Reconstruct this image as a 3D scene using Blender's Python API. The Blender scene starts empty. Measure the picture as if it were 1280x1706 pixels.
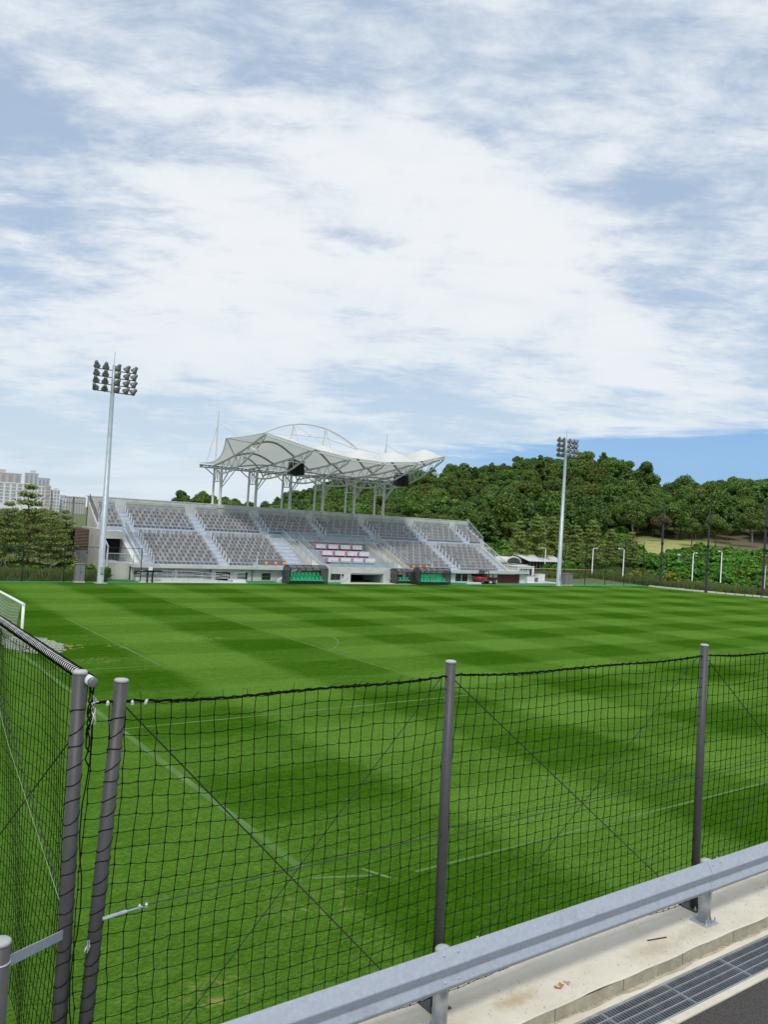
import bpy, math, random
import numpy as np
from mathutils import Vector, Matrix
random.seed(7); rng = np.random.default_rng(11)
R = math.radians
S = bpy.context.scene
COL = S.collection

# ---------------------------------------------------------------- camera
CAM_Z = 7.75
F_PX, PITCH, ROLL, YAW = 1348.4, 0.01497, 0.06007, 0.61958
fw = Vector((math.sin(YAW)*math.cos(PITCH), math.cos(YAW)*math.cos(PITCH), math.sin(PITCH)))
rt = Vector((math.cos(YAW), -math.sin(YAW), 0)); up = rt.cross(fw)
r2 = rt*math.cos(ROLL) + up*math.sin(ROLL); u2 = -rt*math.sin(ROLL) + up*math.cos(ROLL)
cd = bpy.data.cameras.new('camera'); cam = bpy.data.objects.new('camera', cd); COL.objects.link(cam)
cd.sensor_fit = 'VERTICAL'; cd.sensor_height = 24; cd.lens = 24*F_PX/1706
cd.clip_start = 0.1; cd.clip_end = 20000
cam.matrix_world = Matrix(((r2.x, u2.x, -fw.x, 0), (r2.y, u2.y, -fw.y, 0), (r2.z, u2.z, -fw.z, CAM_Z), (0, 0, 0, 1)))
S.camera = cam

# ---------------------------------------------------------------- world
SUN_EL, SUN_AZ = R(54), R(208)      # azimuth from +Y towards +X (sun is behind the camera to the left)
W = bpy.data.worlds.new('World'); S.world = W; W.use_nodes = True
nt = W.node_tree; nt.nodes.clear()
def N(t, nt, **kw):
    n = nt.nodes.new(t)
    for k, v in kw.items():
        if k.startswith('i_'):
            key = k[2:]; key = int(key) if key.isdigit() else key.replace('_', ' ')
            n.inputs[key].default_value = v
        else: setattr(n, k, v)
    return n
def L(nt, a, b): nt.links.new(a, b)
def M_(nt, op, a, b=None, c=None, clamp=False):
    n = nt.nodes.new('ShaderNodeMath'); n.operation = op; n.use_clamp = clamp
    for i, x in enumerate((a, b, c)):
        if x is None: continue
        if isinstance(x, (int, float)): n.inputs[i].default_value = x
        else: nt.links.new(x, n.inputs[i])
    return n.outputs[0]
def sstep(nt, x, lo, hi):
    n = nt.nodes.new('ShaderNodeMapRange'); n.interpolation_type = 'SMOOTHSTEP'
    n.inputs['From Min'].default_value = lo; n.inputs['From Max'].default_value = hi
    nt.links.new(x, n.inputs['Value']); return n.outputs['Result']
def mixc(nt, f, a, b, blend='MIX'):
    n = nt.nodes.new('ShaderNodeMix'); n.data_type = 'RGBA'; n.blend_type = blend
    for s, x in ((n.inputs[0], f), (n.inputs[6], a), (n.inputs[7], b)):
        if isinstance(x, (int, float)): s.default_value = x
        elif isinstance(x, (tuple, list)): s.default_value = (*x[:3], 1)
        else: nt.links.new(x, s)
    return n.outputs[2]
def noise(nt, vec, scale, detail=4, rough=.55, dist=0.0):
    n = nt.nodes.new('ShaderNodeTexNoise'); n.inputs['Scale'].default_value = scale
    n.inputs['Detail'].default_value = detail; n.inputs['Roughness'].default_value = rough
    n.inputs['Distortion'].default_value = dist
    if vec is not None: nt.links.new(vec, n.inputs['Vector'])
    return n.outputs['Fac']
def mapping(nt, vec, loc=(0,0,0), rot=(0,0,0), sc=(1,1,1)):
    n = nt.nodes.new('ShaderNodeMapping'); n.inputs['Location'].default_value = loc
    n.inputs['Rotation'].default_value = rot; n.inputs['Scale'].default_value = sc
    nt.links.new(vec, n.inputs['Vector']); return n.outputs[0]

sky = N('ShaderNodeTexSky', nt, sky_type='NISHITA', sun_disc=False)
sky.sun_elevation = SUN_EL; sky.sun_rotation = SUN_AZ; sky.air_density = 1.0; sky.dust_density = 0.6; sky.ozone_density = 1.5
tc = N('ShaderNodeTexCoord', nt); sep = N('ShaderNodeSeparateXYZ', nt); L(nt, tc.outputs['Generated'], sep.inputs[0])
X_, Y_, Z_ = sep.outputs
zc = M_(nt, 'MAXIMUM', Z_, 0.0); zz = M_(nt, 'ADD', zc, 0.17)
cmb = N('ShaderNodeCombineXYZ', nt)
L(nt, M_(nt, 'DIVIDE', X_, zz), cmb.inputs[0]); L(nt, M_(nt, 'DIVIDE', Y_, zz), cmb.inputs[1])
uv = cmb.outputs[0]
uvr = mapping(nt, uv, rot=(0, 0, R(35.5)))
nA = noise(nt, mapping(nt, uvr, (11.3, 3.9, 0), (0, 0, 0), (0.85, 1.05, 1)), 0.85, 10, .58, .2)
nB = noise(nt, mapping(nt, uvr, (0.4, 5.7, 2), (0, 0, R(12)), (0.95, 1.1, 1)), 2.9, 10, .62, .25)
nC = noise(nt, mapping(nt, uvr, (5.0, 8.0, 4), (0, 0, 0), (0.5, 0.9, 1)), 0.40, 4, .5, .2)
nD = noise(nt, mapping(nt, uvr, (1.7, 9.2, 1), (0, 0, R(-8)), (0.7, 1.3, 1)), 7.0, 8, .68, .3)
dens = M_(nt, 'ADD', M_(nt, 'ADD', M_(nt, 'MULTIPLY', nA, 0.66), M_(nt, 'MULTIPLY', M_(nt, 'SUBTRACT', nD, .5), .30)), M_(nt, 'ADD', M_(nt, 'MULTIPLY', nB, 0.30), M_(nt, 'MULTIPLY', nC, 0.42)))
cover = sstep(nt, dens, 0.56, 0.715)
shade = sstep(nt, M_(nt, 'ADD', M_(nt, 'MULTIPLY', nB, .45), M_(nt, 'MULTIPLY', nA, .55)), .34, .62)
ccol = mixc(nt, shade, (6.3, 7.1, 8.0), (8.1, 8.4, 8.7))
gap = mixc(nt, 0.66, sky.outputs[0], (5.0, 6.2, 7.9))          # thin veil over the blue
upper = mixc(nt, cover, gap, ccol)
# the deck ends towards the eastern horizon and leaves a clear strip of blue with thin streaks
hor = M_(nt, 'SQRT', M_(nt, 'ADD', M_(nt, 'MULTIPLY', X_, X_), M_(nt, 'MULTIPLY', Y_, Y_)))
sa = M_(nt, 'DIVIDE', X_, M_(nt, 'MAXIMUM', hor, .001))
strk = noise(nt, mapping(nt, tc.outputs['Generated'], (0, 0, 0), (0, 0, 0), (2.2, 2.2, 26)), 2.2, 6, .6, .4)
edge = M_(nt, 'ADD', Z_, M_(nt, 'MULTIPLY', M_(nt, 'SUBTRACT', strk, .5), .085))
edge = M_(nt, 'SUBTRACT', edge, M_(nt, 'MULTIPLY', sa, .165))
clear = M_(nt, 'MULTIPLY', M_(nt, 'SUBTRACT', 1.0, sstep(nt, edge, -.018, .004)), sstep(nt, sa, .50, .70))
clear = M_(nt, 'MULTIPLY', clear, 0.94)
full = mixc(nt, clear, upper, mixc(nt, 0.7, sky.outputs[0], (1.7, 4.1, 7.8)))
# pale haze low down away from the clear strip
hz = M_(nt, 'MULTIPLY', M_(nt, 'SUBTRACT', 1.0, sstep(nt, Z_, -.02, .30)), M_(nt, 'SUBTRACT', 1.0, clear))
full = mixc(nt, M_(nt, 'MULTIPLY', hz, .6), full, (5.9, 7.1, 8.1))
bg = N('ShaderNodeBackground', nt); bg.inputs['Strength'].default_value = 0.10; L(nt, full, bg.inputs['Color'])
wo = N('ShaderNodeOutputWorld', nt); L(nt, bg.outputs[0], wo.inputs['Surface'])

sd = bpy.data.lights.new('sun', 'SUN'); sun = bpy.data.objects.new('sun', sd); COL.objects.link(sun)
sd.energy = 2.0; sd.angle = R(9); sd.color = (1.0, .955, .88)
sdir = Vector((math.sin(SUN_AZ)*math.cos(SUN_EL), math.cos(SUN_AZ)*math.cos(SUN_EL), math.sin(SUN_EL)))
sun.rotation_euler = sdir.to_track_quat('Z', 'Y').to_euler(); sun.location = (0, -20, 60)
S.view_settings.view_transform = 'Standard'; S.view_settings.look = 'None'
S.view_settings.gamma = 1; S.view_settings.use_curve_mapping = False; S.view_settings.exposure = 0.1
S.render.resolution_x = 769; S.render.resolution_y = 1024; S.render.engine = 'CYCLES'

# ---------------------------------------------------------------- materials
MATS = {}
def mat(name, col, rough=.7, metal=0, var=.12, vscale=3.0, bump=0.0, bscale=40.0, spec=.4, dirt=None):
    m = bpy.data.materials.new(name); m.use_nodes = True; t = m.node_tree
    b = t.nodes['Principled BSDF']; b.inputs['Roughness'].default_value = rough; b.inputs['Metallic'].default_value = metal
    b.inputs['Specular IOR Level'].default_value = spec
    g = N('ShaderNodeNewGeometry', t); pos = g.outputs['Position']
    n1 = noise(t, pos, vscale, 6, .65)
    lo = tuple(c*(1-var) for c in col); hi = tuple(min(1, c*(1+var)) for c in col)
    c = mixc(t, sstep(t, n1, .3, .7), lo, hi)
    if dirt:
        n2 = noise(t, pos, dirt[1], 8, .7, .4); c = mixc(t, M_(t, 'MULTIPLY', sstep(t, n2, .52, .72), dirt[2]), c, dirt[0])
    L(t, c, b.inputs['Base Color'])
    if bump:
        bn = N('ShaderNodeBump', t); bn.inputs['Strength'].default_value = bump; bn.inputs['Distance'].default_value = .01
        L(t, noise(t, pos, bscale, 4, .6), bn.inputs['Height']); L(t, bn.outputs[0], b.inputs['Normal'])
    MATS[name] = m; return m
mat('concrete', (.52, .53, .52), .85, var=.1, vscale=.9, bump=.3, bscale=25, dirt=((.26, .26, .25), .5, .5))
mat('concrete_warm', (.53, .52, .48), .85, var=.1, vscale=.8, bump=.3, bscale=25, dirt=((.33, .31, .28), .6, .5))
mat('terrace_paint', (.40, .455, .52), .7, var=.1, vscale=1.2, dirt=((.25, .28, .32), .8, .5))
mat('stair_paint', (.48, .54, .62), .7, var=.1, vscale=1.5)
mat('white_trim', (.66, .68, .68), .6, var=.06)
mat('white_paint', (.78, .79, .78), .45, var=.05)
mat('steel_white', (.55, .57, .57), .45, var=.06)
mat('rib_steel_shaded', (.27, .285, .285), .5, var=.06)  # white steel darkened: shade against the bright membrane put into the colour
mat('galvanized', (.46, .50, .53), .42, metal=.55, var=.14, vscale=8, bump=.1, bscale=90)
mat('guard_steel', (.37, .41, .48), .55, metal=.1, var=.08, vscale=22, bump=.12, bscale=120, dirt=((.25, .27, .30), 5.0, .5))
mat('pole_steel', (.40, .47, .51), .45, metal=.35, var=.1, vscale=1.5)
mat('post_brown', (.064, .064, .065), .5, var=.1, vscale=14, bump=.1, bscale=140)
mat('post_cap', (.40, .41, .41), .5, var=.08)
mat('black_twine', (.006, .008, .007), .9, var=.2, spec=.1)
mat('cable', (.05, .055, .06), .5, metal=.6)
mat('clear_plastic', (.52, .56, .56), .35)
mat('black_metal', (.016, .017, .018), .45, var=.2)
mat('dark_void', (.012, .012, .013), .9)  # near-black; paints in shade of openings and slots, also colours grille and bench rail
mat('dark_glass', (.03, .035, .04), .1, spec=.7)
mat('seat_taupe', (.225, .213, .215), .42, var=.12, vscale=2)
mat('seat_glint', (.30, .303, .31), .38, var=.12, vscale=2)  # paler alternate of the taupe, painting glints on the seat backs
mat('seat_orange', (.80, .26, .05), .45)
mat('seat_green', (.04, .52, .24), .4, var=.1)
mat('pink', (.60, .20, .29), .5)
mat('lamp_grey', (.17, .175, .18), .5, metal=.4, var=.15)
mat('cover_cloth', (.66, .65, .70), .7)
mat('lamp_glass', (.35, .36, .36), .15, spec=.7)
mat('cabinet', (.20, .20, .225), .55, var=.06, dirt=((.13, .13, .14), 2, .4))
mat('louvre', (.13, .085, .06), .6, var=.2)
mat('grey_wall', (.17, .175, .19), .8, var=.1)
mat('shutter_red', (.14, .018, .02), .5, var=.12)
mat('cart_red', (.40, .03, .03), .4)
mat('rubber', (.02, .02, .02), .8)
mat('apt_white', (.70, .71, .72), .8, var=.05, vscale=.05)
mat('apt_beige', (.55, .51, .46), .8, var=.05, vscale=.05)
mat('apt_pink_hazed', (.52, .46, .44), .8, var=.06, vscale=.05)  # pinkish wall colour, paled to stand in for distance haze
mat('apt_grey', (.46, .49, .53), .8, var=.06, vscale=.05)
mat('apt_window', (.30, .34, .38), .2, spec=.7)
mat('roof_pale', (.56, .58, .59), .6, var=.06, vscale=.5)
mat('bark', (.10, .075, .055), .9, var=.3, vscale=2)
mat('bark_pine', (.16, .095, .06), .9, var=.3, vscale=2)
mat('bark_pale', (.34, .31, .27), .9, var=.25, vscale=2)
mat('wood_stake', (.40, .33, .24), .85)
mat('play_green', (.02, .30, .20), .5)
mat('play_orange', (.60, .22, .08), .5)
mat('rust_leaf', (.42, .16, .04), .8)
mat('kerb_white', (.62, .62, .60), .85, var=.12, vscale=2, dirt=((.4, .4, .36), 3, .5))
mat('yellow_rail', (.45, .36, .16), .6)

def grass_material():
    m = bpy.data.materials.new('turf'); m.use_nodes = True; t = m.node_tree
    b = t.nodes['Principled BSDF']; b.inputs['Roughness'].default_value = .9; b.inputs['Specular IOR Level'].default_value = .0
    g = N('ShaderNodeNewGeometry', t); pos = g.outputs['Position']
    wob = noise(t, pos, .25, 3, .5)
    s = N('ShaderNodeSeparateXYZ', t); L(t, pos, s.inputs[0])
    wx = M_(t, 'ADD', s.outputs[0], M_(t, 'MULTIPLY', M_(t, 'SUBTRACT', wob, .5), .7))
    wy = M_(t, 'ADD', s.outputs[1], M_(t, 'MULTIPLY', M_(t, 'SUBTRACT', noise(t, pos, .21, 3, .5), .5), .7))
    def band(x, off, w):
        v = M_(t, 'SINE', M_(t, 'MULTIPLY', M_(t, 'SUBTRACT', x, off), math.pi/w)); return sstep(t, v, -.4, .4)
    bx = band(wx, 14.9, 5.5); by = band(wy, 14.2, 4.0)
    out_ = M_(t, 'SUBTRACT', 1, sstep(t, wx, 9.25, 9.5))           # beyond the goal line the turf is cut the other way
    far_ = sstep(t, wx, 20, 36)
    kx = M_(t, 'SUBTRACT', .40, M_(t, 'MULTIPLY', far_, .12)); ky = M_(t, 'ADD', .20, M_(t, 'MULTIPLY', far_, .13))
    tone = M_(t, 'ADD', M_(t, 'ADD', M_(t, 'MULTIPLY', bx, kx), M_(t, 'MULTIPLY', by, ky)), .16)
    tone = M_(t, 'ADD', M_(t, 'MULTIPLY', tone, M_(t, 'SUBTRACT', 1, out_)), M_(t, 'MULTIPLY', out_, .50))
    patch = noise(t, pos, .13, 4, .55); tone = M_(t, 'ADD', tone, M_(t, 'MULTIPLY', M_(t, 'SUBTRACT', patch, .5), .55))
    strk_ = noise(t, mapping(t, mapping(t, pos, rot=(0, 0, R(0))), sc=(.25, 3.0, 1)), 1.6, 6, .7)
    tone = M_(t, 'ADD', tone, M_(t, 'MULTIPLY', M_(t, 'SUBTRACT', strk_, .5), .7))
    mid = noise(t, pos, 2.4, 7, .7); tone = M_(t, 'ADD', tone, M_(t, 'MULTIPLY', M_(t, 'SUBTRACT', mid, .5), .75))
    c = mixc(t, sstep(t, tone, -.12, 1.08), (.025, .084, .002), (.103, .212, .031))
    fine = noise(t, mapping(t, pos, sc=(1, 1.8, 1)), 26, 6, .78)
    vf = noise(t, mapping(t, pos, rot=(0, 0, R(40)), sc=(1, 3.0, 1)), 75, 4, .75)
    gr = M_(t, 'ADD', M_(t, 'MULTIPLY', M_(t, 'SUBTRACT', fine, .5), 2.6), M_(t, 'MULTIPLY', M_(t, 'SUBTRACT', vf, .5), 1.5))
    clump = noise(t, mapping(t, pos, rot=(0, 0, R(-25)), sc=(1, 2.0, 1)), 8.5, 5, .72)
    gr = M_(t, 'ADD', gr, M_(t, 'MULTIPLY', M_(t, 'SUBTRACT', clump, .5), 2.3))
    gr = M_(t, 'MAXIMUM', M_(t, 'ADD', gr, 1.0), .30)
    cg = N('ShaderNodeCombineColor', t)
    for i_ in range(3): L(t, gr, cg.inputs[i_])
    c = mixc(t, 1.0, c, cg.outputs[0], 'MULTIPLY')
    # worn straw-coloured patches near the goal and by the corner
    def spot(cx, cy, rx, ry, k):
        dx = M_(t, 'DIVIDE', M_(t, 'SUBTRACT', s.outputs[0], cx), rx); dy = M_(t, 'DIVIDE', M_(t, 'SUBTRACT', s.outputs[1], cy), ry)
        d = M_(t, 'SQRT', M_(t, 'ADD', M_(t, 'MULTIPLY', dx, dx), M_(t, 'MULTIPLY', dy, dy)))
        return M_(t, 'MULTIPLY', M_(t, 'SUBTRACT', 1, sstep(t, d, .3, 1.0)), k)
    sp = spot(11.9, 46.2, 1.6, 2.0, 1.0)
    for a in ((14.9, 45.6, 1.2, 1.0, .9), (20.2, 47.5, 3.0, 1.8, .45), (12.5, 41.5, 1.5, 1.5, .4), (9.0, 14.0, 1.6, 1.0, .35), (5.8, 12.1, .9, .7, .45), (3.9, 9.6, .45, .3, 1.0), (5.1, 9.8, .6, .5, .5)): sp = M_(t, 'MAXIMUM', sp, spot(*a))
    wn = sstep(t, noise(t, mapping(t, pos, sc=(1, .6, 1)), 3.4, 7, .75, .5), .50, .66)
    c = mixc(t, M_(t, 'MULTIPLY', sp, wn), c, (.40, .34, .13))
    L(t, c, b.inputs['Base Color'])
    bn = N('ShaderNodeBump', t); bn.inputs['Strength'].default_value = .5; bn.inputs['Distance'].default_value = .04
    L(t, fine, bn.inputs['Height']); L(t, bn.outputs[0], b.inputs['Normal'])
    MATS['turf'] = m
grass_material()

def line_material():
    m = bpy.data.materials.new('worn_line'); m.use_nodes = True; t = m.node_tree
    b = t.nodes['Principled BSDF']; b.inputs['Roughness'].default_value = .8
    g = N('ShaderNodeNewGeometry', t); pos = g.outputs['Position']
    f = M_(t, 'ADD', M_(t, 'MULTIPLY', sstep(t, noise(t, pos, 9, 6, .75), .42, .70), .55), M_(t, 'MULTIPLY', sstep(t, noise(t, pos, .8, 3, .6), .4, .7), .35))
    f = M_(t, 'MULTIPLY', f, sstep(t, noise(t, pos, .33, 4, .6), .42, .66))
    f = M_(t, 'MULTIPLY', f, .58)
    L(t, mixc(t, f, (.060, .145, .012), (.27, .37, .16)), b.inputs['Base Color']); MATS['worn_line'] = m
line_material()

def leaf_material(name, dark, light, instanced=False, transl=.25):
    m = bpy.data.materials.new(name); m.use_nodes = True; t = m.node_tree; b = t.nodes['Principled BSDF']
    b.inputs['Roughness'].default_value = .6; b.inputs['Specular IOR Level'].default_value = .2
    g = N('ShaderNodeNewGeometry', t)
    rnd = g.outputs['Random Per Island']
    c = mixc(t, rnd, dark, light)
    if instanced:
        a = N('ShaderNodeAttribute', t, attribute_type='INSTANCER', attribute_name='tint')
        c = mixc(t, .78, c, a.outputs['Color'], 'MULTIPLY')
    tr = N('ShaderNodeBsdfTranslucent', t); mx = N('ShaderNodeMixShader', t); mx.inputs[0].default_value = transl
    L(t, c, b.inputs['Base Color']); L(t, c, tr.inputs[0]); L(t, b.outputs[0], mx.inputs[1]); L(t, tr.outputs[0], mx.inputs[2])
    L(t, mx.outputs[0], t.nodes['Material Output'].inputs['Surface']); MATS[name] = m
leaf_material('leaf_forest', (.056, .095, .024), (.25, .36, .10), True, .22)
leaf_material('leaf_scrub', (.07, .15, .026), (.21, .36, .08), True)
leaf_material('leaf_pine', (.10, .15, .04), (.30, .37, .11))
leaf_material('leaf_young_pine', (.13, .19, .04), (.31, .40, .11))
leaf_material('leaf_broad', (.06, .105, .022), (.17, .25, .06))
leaf_material('leaf_brownish', (.08, .075, .03), (.16, .14, .06))
leaf_material('leaf_yellow', (.16, .20, .02), (.34, .36, .06))
leaf_material('grass_blades', (.07, .11, .03), (.19, .24, .08))

def membrane_material():
    m = bpy.data.materials.new('membrane'); m.use_nodes = True; t = m.node_tree; b = t.nodes['Principled BSDF']
    b.inputs['Roughness'].default_value = .5
    g = N('ShaderNodeNewGeometry', t); c = mixc(t, noise(t, g.outputs['Position'], .7, 6, .6), (.80, .81, .80), (.86, .87, .86))
    tr = N('ShaderNodeBsdfTranslucent', t); mx = N('ShaderNodeMixShader', t); mx.inputs[0].default_value = .32
    L(t, c, b.inputs['Base Color']); L(t, c, tr.inputs[0]); L(t, b.outputs[0], mx.inputs[1]); L(t, tr.outputs[0], mx.inputs[2])
    L(t, mx.outputs[0], t.nodes['Material Output'].inputs['Surface']); MATS['membrane'] = m
membrane_material()

def clear_sheet(name, col, alpha):
    m = bpy.data.materials.new(name); m.use_nodes = True; t = m.node_tree; b = t.nodes['Principled BSDF']
    b.inputs['Base Color'].default_value = (*col, 1); b.inputs['Roughness'].default_value = .15
    tr = N('ShaderNodeBsdfTransparent', t); mx = N('ShaderNodeMixShader', t); mx.inputs[0].default_value = alpha
    L(t, tr.outputs[0], mx.inputs[1]); L(t, b.outputs[0], mx.inputs[2]); L(t, mx.outputs[0], t.nodes['Material Output'].inputs['Surface']); MATS[name] = m
clear_sheet('smoked_sheet', (.09, .09, .10), .62)
clear_sheet('rail_glass', (.35, .45, .50), .35)

def ground_material():
    m = bpy.data.materials.new('terrain'); m.use_nodes = True; t = m.node_tree; b = t.nodes['Principled BSDF']; b.inputs['Roughness'].default_value = .9
    g = N('ShaderNodeNewGeometry', t); pos = g.outputs['Position']
    a = noise(t, pos, .06, 6, .65); f = noise(t, pos, .9, 6, .7)
    c = mixc(t, sstep(t, f, .3, .7), (.055, .085, .02), (.11, .14, .04))
    c = mixc(t, M_(t, 'MULTIPLY', sstep(t, a, .52, .66), .55), c, (.15, .12, .07))
    at = N('ShaderNodeAttribute', t, attribute_name='meadow'); mn = noise(t, pos, .5, 6, .7)
    md = mixc(t, sstep(t, mn, .35, .65), (.24, .27, .075), (.36, .34, .12))
    c = mixc(t, at.outputs['Fac'], c, md)
    at2 = N('ShaderNodeAttribute', t, attribute_name='soil'); c = mixc(t, M_(t, 'MULTIPLY', at2.outputs['Fac'], .65), c, (.15, .115, .075))
    L(t, c, b.inputs['Base Color']); MATS['terrain'] = m
ground_material()

def asphalt_material():
    m = bpy.data.materials.new('asphalt'); m.use_nodes = True; t = m.node_tree; b = t.nodes['Principled BSDF']; b.inputs['Roughness'].default_value = .9
    g = N('ShaderNodeNewGeometry', t); pos = g.outputs['Position']
    c = mixc(t, sstep(t, noise(t, pos, 70, 5, .85), .36, .68), (.018, .017, .017), (.11, .10, .092))
    c = mixc(t, M_(t, 'MULTIPLY', sstep(t, noise(t, pos, 3, 6, .7), .5, .75), .5), c, (.085, .078, .07))
    L(t, c, b.inputs['Base Color'])
    bn = N('ShaderNodeBump', t); bn.inputs['Strength'].default_value = .8; bn.inputs['Distance'].default_value = .006
    L(t, noise(t, pos, 160, 3, .7), bn.inputs['Height']); L(t, bn.outputs[0], b.inputs['Normal']); MATS['asphalt'] = m
asphalt_material()

def slab_material():
    m = bpy.data.materials.new('slab'); m.use_nodes = True; t = m.node_tree; b = t.nodes['Principled BSDF']; b.inputs['Roughness'].default_value = .85
    g = N('ShaderNodeNewGeometry', t); pos = g.outputs['Position']; s = N('ShaderNodeSeparateXYZ', t); L(t, pos, s.inputs[0])
    c = mixc(t, sstep(t, noise(t, pos, 1.3, 8, .7), .3, .7), (.55, .505, .41), (.66, .62, .53))
    c = mixc(t, M_(t, 'MULTIPLY', sstep(t, noise(t, pos, 38, 5, .8), .60, .72), .35), c, (.36, .33, .27))
    def spot(cx, cy, rx, ry, k, col, c):
        dx = M_(t, 'DIVIDE', M_(t, 'SUBTRACT', s.outputs[0], cx), rx); dy = M_(t, 'DIVIDE', M_(t, 'SUBTRACT', s.outputs[1], cy), ry)
        d = M_(t, 'ADD', M_(t, 'SQRT', M_(t, 'ADD', M_(t, 'MULTIPLY', dx, dx), M_(t, 'MULTIPLY', dy, dy))), M_(t, 'MULTIPLY', M_(t, 'SUBTRACT', noise(t, pos, 9, 8, .75), .5), 2.4))
        return mixc(t, M_(t, 'MULTIPLY', M_(t, 'SUBTRACT', 1, sstep(t, d, .1, 1.25)), k*.8), c, col)
    c = spot(5.75, 5.44, .30, .12, .75, (.34, .24, .07), c)
    c = spot(7.75, 5.35, .55, .13, .55, (.36, .28, .16), c)
    c = spot(8.65, 5.35, .45, .15, .4, (.36, .28, .16), c)
    c = spot(4.95, 5.4, .25, .15, .45, (.40, .28, .08), c)
    c = mixc(t, M_(t, 'MULTIPLY', sstep(t, noise(t, pos, 2.6, 6, .7, 1.0), .55, .72), .35), c, (.42, .36, .26))
    L(t, c, b.inputs['Base Color'])
    bn = N('ShaderNodeBump', t); bn.inputs['Strength'].default_value = .35; bn.inputs['Distance'].default_value = .006
    L(t, noise(t, pos, 45, 6, .7), bn.inputs['Height']); L(t, bn.outputs[0], b.inputs['Normal']); MATS['slab'] = m
slab_material()
mat('grate_steel', (.20, .225, .25), .55, metal=.4, var=.2, vscale=6)
mat('slab_face', (.36, .33, .25), .9, var=.2, vscale=5, bump=.4, bscale=50, dirt=((.20, .17, .11), 4, .6))
mat('gutter', (.44, .40, .31), .9, var=.15, vscale=4, bump=.3, bscale=50, dirt=((.26, .22, .14), 5, .6))
mat('artificial_turf', (.035, .21, .075), .85, var=.2, vscale=1.2)
mat('netting_white', (.50, .52, .46), .8, var=.12, vscale=9)

# ---------------------------------------------------------------- mesh helpers
class MB:
    def __init__(s): s.v = []; s.f = []
    def box(s, x0, x1, y0, y1, z0, z1):
        n = len(s.v)
        s.v += [(x0,y0,z0),(x1,y0,z0),(x1,y1,z0),(x0,y1,z0),(x0,y0,z1),(x1,y0,z1),(x1,y1,z1),(x0,y1,z1)]
        s.f += [tuple(n+i for i in q) for q in ((3,2,1,0),(4,5,6,7),(0,1,5,4),(1,2,6,5),(2,3,7,6),(3,0,4,7))]; return s
    def tube(s, pts, r, n=6, r1=None, cap=True, phase=0.0):
        pts = [Vector(p) for p in pts]; k = len(pts); rings = []
        t0 = (pts[1]-pts[0]).normalized(); ref = Vector((0,0,1)) if abs(t0.z) < .9 else Vector((1,0,0))
        a = t0.cross(ref).normalized()
        for i, p in enumerate(pts):
            t = (pts[min(i+1,k-1)]-pts[max(i-1,0)]).normalized()
            a = (a - t*a.dot(t)).normalized(); b = t.cross(a)
            rr = r if r1 is None else r+(r1-r)*i/(k-1)
            base = len(s.v); rings.append(base)
            for j in range(n):
                w = 2*math.pi*(j+phase)/n; q = p + a*(rr*math.cos(w)) + b*(rr*math.sin(w)); s.v.append(tuple(q))
        for i in range(k-1):
            for j in range(n):
                s.f.append((rings[i]+j, rings[i]+(j+1) % n, rings[i+1]+(j+1) % n, rings[i+1]+j))
        if cap:
            s.f.append(tuple(rings[0]+j for j in reversed(range(n)))); s.f.append(tuple(rings[-1]+j for j in range(n)))
        return s
    def lathe(s, prof, c=(0,0,0), n=12, mtx=None):
        base = len(s.v); k = len(prof)
        for (r, z) in prof:
            for j in range(n):
                w = 2*math.pi*j/n; p = Vector((r*math.cos(w), r*math.sin(w), z))
                if mtx: p = mtx @ p
                s.v.append((p.x+c[0], p.y+c[1], p.z+c[2]))
        for i in range(k-1):
            for j in range(n): s.f.append((base+i*n+j, base+i*n+(j+1) % n, base+(i+1)*n+(j+1) % n, base+(i+1)*n+j))
        s.f.append(tuple(base+j for j in reversed(range(n)))); s.f.append(tuple(base+(k-1)*n+j for j in range(n))); return s
    def prism(s, poly, a0, a1, axis='x'):
        """poly: closed outline; axis x: (y,z) pairs, axis y: (x,z), axis z: (x,y)"""
        n = len(poly); base = len(s.v)
        for a in (a0, a1):
            for (p, q) in poly: s.v.append({'x': (a,p,q), 'y': (p,a,q), 'z': (p,q,a)}[axis])
        s.f.append(tuple(base+i for i in range(n))); s.f.append(tuple(base+n+i for i in reversed(range(n))))
        for i in range(n): s.f.append((base+i, base+n+i, base+n+(i+1) % n, base+(i+1) % n))
        return s
    def quad(s, a, b, c, d): n = len(s.v); s.v += [tuple(a), tuple(b), tuple(c), tuple(d)]; s.f.append((n,n+1,n+2,n+3)); return s
    def mesh(s, name, m, smooth=False, fixn=True):
        me = bpy.data.meshes.new(name); me.from_pydata(s.v, [], s.f)
        if fixn:
            import bmesh
            bm = bmesh.new(); bm.from_mesh(me); bmesh.ops.recalc_face_normals(bm, faces=bm.faces); bm.to_mesh(me); bm.free()
        me.materials.append(MATS[m])
        if smooth: me.shade_smooth()
        return me
    def build(s, name, m, parent=None, smooth=False, fixn=True): return link(name, s.mesh(name, m, smooth, fixn), parent)
def link(name, me, parent=None, loc=None):
    o = bpy.data.objects.new(name, me); COL.objects.link(o)
    if parent is not None:
        o.parent = parent
        if not parent.get('local'): o.matrix_parent_inverse = Matrix.Translation(-parent_world(parent))
    if loc is not None: o.location = loc
    return o
def parent_world(o): return o.location.copy()
def tag(o, label=None, cat=None, group=None, kind=None):
    for k, v in (('label', label), ('category', cat), ('group', group), ('kind', kind)):
        if v: o[k] = v
    return o
def thing(name, label, cat, loc=(0,0,0), group=None, local=False, rz=0):
    o = bpy.data.objects.new(name, None); COL.objects.link(o); o.location = loc; o.rotation_euler = (0,0,rz); o.empty_display_size = .2
    tag(o, label, cat, group)
    LOCAL[o.name] = local
    if local: o['local'] = True
    return o
LOCAL = {}
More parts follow.
